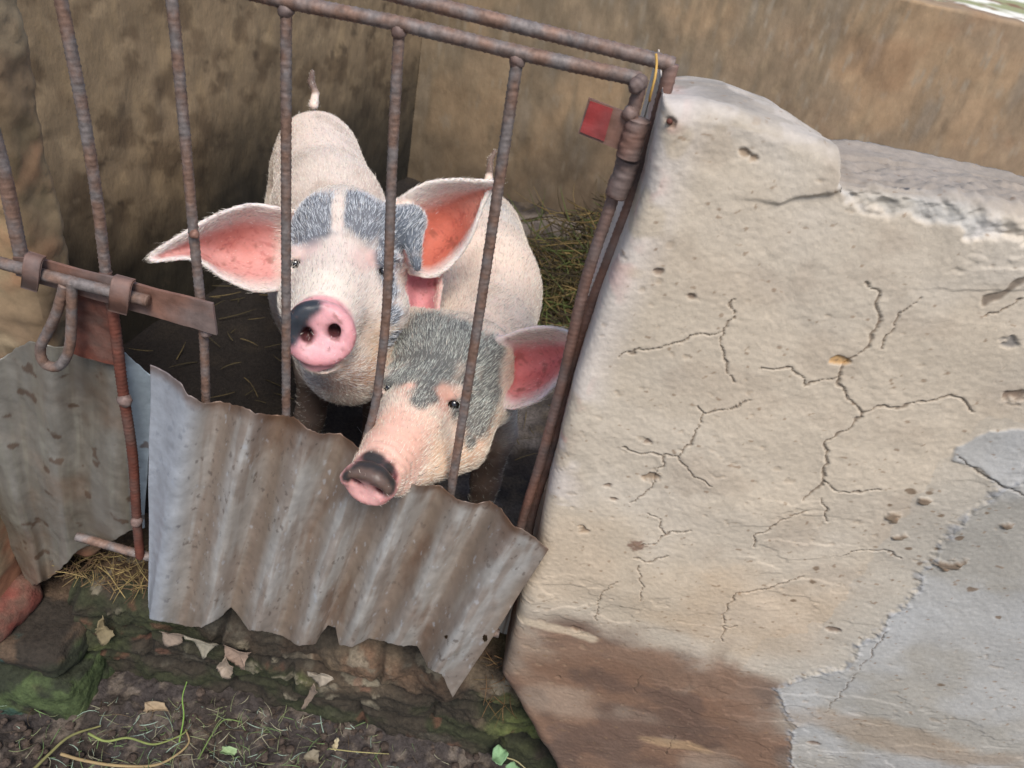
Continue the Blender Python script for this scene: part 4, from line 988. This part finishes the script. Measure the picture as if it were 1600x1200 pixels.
# ---------------- pig B (right, snout through the bars)
shB = L2(P(750, 548, 1.34), dz=-.01); miB = L2(P(747, 455, 1.50), dz=-.01); ruB = L2(P(742, 372, 1.70), dz=-.02)
skB = P(700, 572, 1.165); snB = P(577, 757, .93)
axB = unit(snB-P(660, 640, 1.09)); nB = unit(axB+np.array([-.05, -.1, -.25]))
capsB = [
    (shB, miB, .100, .114, .04, 1.12), (miB, ruB, .118, .112, .04, 1.15),
    (P(715, 585, 1.22), shB, .070, .098, .03, 1.0), (skB, P(715, 570, 1.24), .078, .075, .03, 1.0),
    (P(662, 632, 1.10), P(592, 736, .965), .056, .0345, .03, 1.0),
    (P(622, 752, 1.0), P(712, 690, 1.12), .018, .048, .025, 1.0),
    (P(735, 645, 1.14), P(758, 620, 1.22), .042, .052, .03, 1.0), (P(640, 640, 1.12), P(650, 600, 1.16), .034, .05, .03, 1.0),
    (P(683, 612, 1.095), P(706, 616, 1.105), .018, .016, .014, 1.0), (P(622, 590, 1.12), P(635, 592, 1.10), .018, .018, .014, 1.0),
    (P(541, 746, .925), P(558, 734, .922), .0055, .0075, .006, 1.0), (P(558, 734, .922), P(585, 738, .922), .0075, .008, .006, 1.0), (P(585, 738, .922), P(606, 762, .928), .008, .006, .006, 1.0),
    (P(570, 722, .94), P(598, 732, .94), .007, .008, .006, 1.0),
    (P(648, 520, 1.20), P(755, 550, 1.19), .040, .044, .03, 1.0),
]
capsB += legchain([L2(shB, .025, .0, -.05), (-.008, 1.12, .52), (-.008, 1.11, .40), (-.005, 1.10, ZF+.02)], [.055, .036, .027, .025])
capsB += legchain([L2(shB, -.055, .0, -.05), (-.125, 1.12, .52), (-.125, 1.11, .40), (-.125, 1.10, ZF+.02)], [.07, .04, .027, .025])
capsB += legchain([L2(ruB, .06, .0, -.05), (-.10, 1.52, .50), (-.09, 1.62, .40), (-.09, 1.59, ZF+.02)], [.09, .055, .029, .025], .03)
capsB += legchain([L2(ruB, -.06, .0, -.05), (-.24, 1.52, .50), (-.24, 1.62, .40), (-.24, 1.59, ZF+.02)], [.09, .055, .029, .025], .03)
tB = [P(762, 290, 1.80), P(765, 268, 1.82), P(766, 250, 1.82), P(774, 236, 1.82)]
capsB += [(tB[0], tB[1], .012, .009, .012, 1.0), (tB[1], tB[2], .009, .008, .004, 1.0), (tB[2], tB[3], .008, .006, .004, 1.0)]
specB = dict(
    base=(-.10, 1.32, ZF), tail=tB[2], bounds=[snB, ruB, shB, skB, P(898, 532, 1.15), P(650, 400, 1.24), tB[3], L2(ruB, 0, .06, 0)], caps=capsB,
    ells=[],
    ears=[[[(768, 535, 1.16), (766, 552, 1.19), (766, 580, 1.20), (772, 612, 1.17)],
           [(812, 517, 1.13), (812, 545, 1.195), (808, 590, 1.215), (798, 638, 1.155)],
           [(850, 511, 1.115), (852, 540, 1.18), (848, 580, 1.20), (840, 626, 1.145)],
           [(882, 516, 1.11), (885, 540, 1.155), (881, 562, 1.17), (872, 596, 1.14)],
           [(899, 530, 1.11), (901, 541, 1.12), (900, 552, 1.125), (895, 566, 1.125)]],
          [[(638, 508, 1.21), (650, 512, 1.225), (668, 514, 1.225), (684, 508, 1.21)],
           [(636, 480, 1.22), (650, 478, 1.245), (668, 478, 1.245), (686, 472, 1.22)],
           [(634, 450, 1.235), (650, 448, 1.26), (670, 448, 1.26), (690, 444, 1.235)],
           [(638, 415, 1.25), (652, 412, 1.27), (670, 412, 1.27), (688, 412, 1.25)],
           [(648, 385, 1.26), (656, 383, 1.265), (666, 383, 1.265), (674, 385, 1.26)]]],
    ear_col=[dict(out=S(238, 214, 206), **{'in': S(234, 164, 158), 'in2': S(216, 128, 126)}, rim=.22, darkbase=0),
             dict(out=S(226, 180, 170), **{'in': S(226, 158, 158), 'in2': S(214, 146, 148)}, rim=.0, norim=True, darkbase=0)],
    disc=(snB, nB, unit(.9*UC+.1*RC), .0335, .9), nostrils=[(556, 752, .006), (592, 768, .006)],
    carve=[], head_y=1.16, head_dir=axB, body_dir=unit(ruB-shB), base_col=S(232, 206, 186), under_col=S(206, 156, 120), dark_col=S(84, 88, 86),
    dark=[(660, 515, .045, .5), (700, 535, .05, .5), (745, 555, .045, .5), (765, 590, .034, .4), (655, 560, .035, .5), (690, 575, .035, .5), (640, 550, .03, .4), (660, 600, .024, .6), (735, 600, .035, .4), (755, 625, .03, .4), (745, 660, .024, .4),
          (722, 640, .018, .3), (768, 570, .03, .3), (770, 610, .025, .3), (750, 640, .03, .3), (735, 690, .012, .6), (660, 500, .03, .3), (720, 515, .03, .3), (655, 628, .012, .8), (608, 600, .012, .3), (628, 535, .030, .4), (670, 592, .022, .5), (676, 575, .026, .5), (662, 608, .016, .6), (622, 568, .026, .4), (642, 585, .028, .4), (668, 615, .018, .6), (772, 545, .026, .3), (705, 633, .012, .2)],
    dark3=[(tB[2], (.03, .03, .05))], pale=[(694, 614, .012), (638, 604, .009)],
    pink=[(790, 330, .07, S(188, 188, 182), .55), (760, 310, .05, S(170, 174, 172), .5), (692, 618, .026, S(224, 166, 146), .85), (640, 605, .018, S(226, 170, 150), .8), (620, 700, .06, S(230, 176, 156), .75), (650, 680, .05, S(228, 178, 156), .6), (760, 680, .05, S(220, 160, 120), .6), (700, 730, .04, S(222, 176, 136), .6)],
    disc_col=S(228, 170, 164), nose_dark=[(558, 736, .014), (578, 736, .016), (598, 748, .016), (609, 764, .011), (541, 744, .009), (572, 722, .013), (590, 727, .015), (606, 742, .014), (577, 713, .011), (592, 718, .010), (607, 730, .010), (613, 748, .009)], nose_brown=[(550, 742, .007), (562, 739, .008), (576, 741, .008), (590, 747, .008), (600, 756, .007), (606, 765, .006)], nose_col=S(56, 52, 50),
    eyes=[(709, 631, .0125), (607, 606, .011)], hairs=85000, hlen=.0105, whitefrac=.68, hair_grey=S(196, 198, 186), hair_tint=(1, .95, .86), bald=[(620, 700, .05), (590, 740, .03), (695, 618, .02)])
build_pig('pig', specB, 'pig with a dark grey forehead poking its wrinkled snout over the tin sheet')

# ------------------------------------------------------------------ straw and litter
def strands(name, n, posf, Lr, wr, cols, up=.3, seed=0, curl=.4, segs=4, straight=.0):
    r_ = np.random.default_rng(seed); vs, fs, cs = [], [], []; off = 0
    for i in range(n):
        p0 = posf(r_); a = r_.uniform(0, 2*math.pi); L = r_.uniform(*Lr); wd = r_.uniform(*wr)
        d = np.array([math.cos(a), math.sin(a), r_.uniform(-up*.4, up)]); d = unit(d); pts = [p0-d*L/2]
        bend = r_.normal(0, curl, 3)*np.array([1, 1, .5])
        for k in range(segs): d = unit(d+bend/segs); pts.append(pts[-1]+d*L/segs)
        v_, f_ = tube_arrays(np.array(pts), wd, sides=4, step=L/segs/1.2, smooth=True, taper=(.8, 1, .7, .3))
        vs.append(v_); fs.append(f_+off); off += len(v_); c_ = cols[r_.integers(len(cols))]*r_.uniform(.7, 1.2); cs.append(np.tile(c_, (len(v_), 1)))
    return mesh_obj(name, np.vstack(vs), np.vstack(fs), M_straw, colors=np.vstack(cs))
hp = onZ(905, 400, ZF)
def heap_pos(r_):
    while True:
        x = r_.normal(.30, .28); y = r_.normal(2.05, .30)
        if 1.75 < y < 2.75 and x > -.08: break
    hgt = .34*math.exp(-((x-.45)/.38)**2-((y-2.35)/.45)**2)
    return np.array([x, y, ZF+.01+hgt*r_.random()**.5+r_.uniform(0, .02)])
o = strands('straw_heap', 2300, heap_pos, (.06, .30), (.0012, .0034), [S(96, 84, 50), S(80, 88, 46), S(120, 100, 62), S(64, 54, 38), S(70, 60, 40)], up=.5, seed=3, curl=.7)
tag(o, 'heap of green and brown straw bedding against the rear wall', 'straw', kind='stuff')
def floor_pos(r_): return np.array([r_.uniform(-1.0, .2), r_.uniform(.95, 2.2), ZF+.012+r_.uniform(0, .01)])
o = strands('floor_straw', 260, floor_pos, (.02, .10), (.0008, .0016), [S(120, 104, 70), S(88, 78, 52)], up=.2, seed=4); tag(o, 'loose straw bits scattered on the dark pen floor', 'straw', kind='stuff')
def gr_pos(r_):
    while True:
        p = onZ(min(700, max(30, r_.normal(330, 150))), r_.uniform(1100, 1240), .03)
        if p[1] < .80: return np.array([p[0], p[1], .022+r_.uniform(0, .02)])
o = strands('grass_clippings', 650, gr_pos, (.008, .045), (.0003, .0010), [S(140, 146, 104), S(110, 132, 84), S(156, 150, 124), S(150, 168, 150), S(96, 80, 62)], up=.7, seed=5, curl=.9); tag(o, 'wilted grass clippings and straw bits on the dark soil', 'grass clippings', kind='stuff')
def sill_pos(r_):
    p = onZ(r_.uniform(95, 235), r_.uniform(860, 930), .29); return np.array([p[0], min(max(p[1], .77), .88), .292+r_.uniform(0, .012)])
o = strands('step_straw', 150, sill_pos, (.015, .07), (.0006, .0012), [S(150, 130, 84), S(120, 100, 66), S(90, 70, 50)], up=.5, seed=6); tag(o, 'dry straw bits caught on the stone step under the loose sheet', 'straw', kind='stuff')
def corner_pos(r_):
    p = onY(r_.uniform(755, 800), r_.uniform(1020, 1120), .75); return p+np.array([0, r_.uniform(-.01, .02), 0])
o = strands('corner_roots', 30, corner_pos, (.02, .06), (.0004, .0009), [S(130, 96, 64), S(104, 84, 50)], up=1.2, seed=8); tag(o, 'thin reddish dry roots in the gap beside the wall foot', 'roots', kind='stuff')

def rod(name, pxs, z, r, colr, label, cat='stem', taper=(1, .9, .8, .5), zs=None, mat=M_straw, group=None):
    pts = [onZ(a, b, z if zs is None else zs[i]) for i, (a, b) in enumerate(pxs)]
    v_, f_ = tube_arrays(pts, r, sides=8, step=.003, taper=taper, rough=.0006, seed=3)
    o = mesh_obj(name, v_, f_, mat, colors=np.tile(colr, (len(v_), 1))*(0.8+.4*fbm(v_, 30, 2, 600))[:, None]); tag(o, label, cat, group); return o
rod('plant_stem', [(40, 1215), (75, 1180), (110, 1150), (158, 1134)], .042, .0028, S(118, 114, 72), 'straight olive stem lying on soil at the lower left')
rod('plant_stem', [(138, 1146), (165, 1158), (200, 1153), (240, 1163), (280, 1150), (293, 1140)], .05, .0022, S(124, 132, 76), 'olive green wavy stem lying on the soil')
rod('plant_stem', [(95, 1178), (130, 1188), (180, 1196), (240, 1196), (275, 1180), (295, 1160), (290, 1140)], .04, .0028, S(150, 128, 92), 'pale brown curled dry stem lying on the soil')
rod('plant_stem', [(280, 1160), (287, 1120), (285, 1090), (292, 1065)], .05, .0014, S(120, 150, 72), 'thin upright green stalk near the stone step', zs=[.03, .06, .09, .12])
rod('plant_stem', [(310, 1186), (330, 1150), (350, 1125), (378, 1128)], .05, .0013, S(108, 126, 72), 'bent light green stalk in the grass clippings')
rod('straw_stalk', [(515, 1170), (560, 1175), (608, 1178)], .05, .0010, S(160, 150, 100), 'single thin straw stalk lying on dark soil', 'stalk')

def leaf(name, outline, Y, colr, label, cat, curve=.006, depthf=None, z=None, group=None, mat=M_leaf, parent=None, jag=1.1):
    o_ = np.array(outline, float); rj = np.random.default_rng(len(outline)*7+int(o_[0, 0])); pts = []
    for a_, b_ in zip(o_, np.roll(o_, -1, 0)):
        for t_ in np.linspace(0, 1, 5, endpoint=False): pts.append(a_+(b_-a_)*t_+rj.normal(0, jag, 2))
    pts = np.array(pts); c_ = pts.mean(0); rings = 6; n = len(pts); vs = []
    for k in range(rings):
        s = k/(rings-1)
        for j, q in enumerate(pts):
            w_ = c_+(q-c_)*s; p = onY(w_[0], w_[1], Y) if z is None else onZ(w_[0], w_[1], z)
            off = curve*(s*s)*(1+.8*math.sin(j*.55)); p = p+(np.array([0, -off, 0]) if z is None else np.array([0, 0, off])); vs.append(p)
    vs = np.array(vs); fs = []
    for k in range(rings-1):
        for j in range(n): j2 = (j+1) % n; fs.append([k*n+j, k*n+j2, (k+1)*n+j2, (k+1)*n+j])
    fs = np.array(fs); N0 = len(vs); t = np.array([0, .0008, 0]) if z is None else np.array([0, 0, -.0008])
    rim = np.array([[(rings-1)*n+j, (rings-1)*n+(j+1) % n, (rings-1)*n+(j+1) % n+N0, (rings-1)*n+j+N0] for j in range(n)])
    v_ = np.vstack([vs, vs+t]); f_ = np.vstack([fs, fs[:, ::-1]+N0, rim])
    o = mesh_obj(name, v_, f_, mat, colors=np.tile(colr, (len(v_), 1))*(.75+.5*fbm(v_, 50, 3, 610))[:, None])
    if parent is not None: adopt(o, parent)
    else: tag(o, label, cat, group)
    return o
tan_ = S(134, 118, 104)
G_ = 'dry torn leaves hanging on the stone step'
leaf('dry_leaf', [(162, 957), (172, 975), (178, 992), (165, 1003), (150, 993), (155, 975)], .742, S(134, 120, 92), 'tan dry leaf hanging beside the dark hollow, leftmost on the step', 'leaf', group=G_)
leaf('dry_leaf', [(250, 982), (290, 985), (286, 1003), (262, 1002)], .738, tan_, 'small pinkish dry leaf just under the left end of the corrugated sheet', 'leaf', group=G_)
leaf('dry_leaf', [(290, 988), (345, 1003), (332, 1012), (322, 1022), (306, 1004)], .736, S(140, 132, 116), 'greyish dry leaf strip tucked under the sheet second from left', 'leaf', group=G_)
leaf('dry_leaf', [(352, 1002), (395, 1015), (386, 1028), (386, 1040), (370, 1040), (356, 1022)], .738, S(150, 128, 112), 'torn brown dry leaf above the pale pointed one', 'leaf', group=G_)
leaf('dry_leaf', [(354, 1022), (368, 1038), (360, 1060), (349, 1048), (337, 1045)], .732, S(150, 134, 118), 'pale pointed dry leaf below the torn brown leaf', 'leaf', group=G_)
leaf('dry_leaf', [(482, 1044), (500, 1048), (523, 1058), (503, 1066), (492, 1064)], .735, S(150, 138, 122), 'small dry leaf lying flat on the step below the sheet notch', 'leaf', group=G_)
leaf('dry_leaf', [(492, 1064), (500, 1076), (480, 1104), (475, 1098), (484, 1078)], .73, tan_, 'narrow dry leaf dangling point down below the sheet notch', 'leaf', group=G_)
sp_ = thing('seedling', onZ(800, 1195, .03), 'green seedling with rounded leaves on the soil by the wall foot', 'plant')
gr = S(128, 160, 118)
leaf('leaf', [(770, 1172), (779, 1166), (790, 1172), (793, 1184), (784, 1196), (774, 1198), (768, 1188)], .62, gr, None, None, z=.10, parent=sp_, jag=.3)
leaf('leaf', [(788, 1200), (802, 1193), (812, 1200), (806, 1216), (792, 1216)], .62, gr*.9, None, None, z=.09, parent=sp_, jag=.3)
v, f = tube_arrays([onZ(792, 1184, .10), onZ(808, 1190, .09), onZ(826, 1206, .05), onZ(832, 1216, .02)], .0012, sides=6, step=.003)
adopt(mesh_obj('stalk', v, f, M_straw, colors=np.tile(S(170, 160, 120), (len(v), 1))), sp_)
leaf('fallen_leaf', [(228, 1098), (258, 1102), (264, 1112), (240, 1116), (224, 1112)], .6, S(150, 130, 104), 'curled dry brown leaf lying on the soil near the step', 'leaf', z=.05)
leaf('fallen_leaf', [(350, 1168), (372, 1174), (366, 1182), (350, 1182), (342, 1176)], .6, S(140, 160, 116), 'pale green leaf scrap on the soil beside the clippings', 'leaf', z=.045)
leaf('fallen_leaf', [(524, 1155), (531, 1160), (524, 1174), (517, 1172)], .6, S(186, 172, 140), 'tiny pale dry leaf on the soil right of the clippings', 'leaf', z=.045)
leaf('fallen_leaf', [(482, 1176), (500, 1176), (496, 1192), (480, 1196), (474, 1184)], .6, S(120, 110, 92), 'brown dry leaf on the soil at the bottom edge', 'leaf', z=.045)
# soil clods
cl = []
r_ = np.random.default_rng(11)
for i in range(420):
    q = onZ(r_.uniform(-60, 760), r_.uniform(1080, 1290), .02); cl.append(blobmesh([q[0], min(q[1], .76), r_.uniform(.014, .034)], r_.uniform(.002, .009), i % 9, (1, 1, .7)))
v, f = join(cl); tag(mesh_obj('soil_clods', v, f, M_soil, colors=np.tile(S(78, 66, 58), (len(v), 1))*(.5+1.0*fbm(v, 14, 3, 620))[:, None]), 'small dark crumbs of soil in front of the step', 'soil clods', kind='stuff')
# nail and twine
v, f = tube_arrays([onY(1045, 189, .70), onY(1056, 197, .722)], .0024, sides=8, step=.002, smooth=False)
tag(mesh_obj('nail', v, f, M_rustred), 'rusty nail sticking out of the pale wall corner', 'nail')
v, f = tube_arrays([onY(1025, 84, .752), onY(1026, 100, .748), onY(1024, 118, .742), onY(1020, 135, .740), onY(1016, 150, .742), onY(1015, 158, .746)], .0012, sides=6, step=.002)
tag(mesh_obj('twine', v, f, M_twine), 'yellow straw twine looped over the rebar frame corner', 'twine')

scn.render.resolution_x = 1024; scn.render.resolution_y = 768
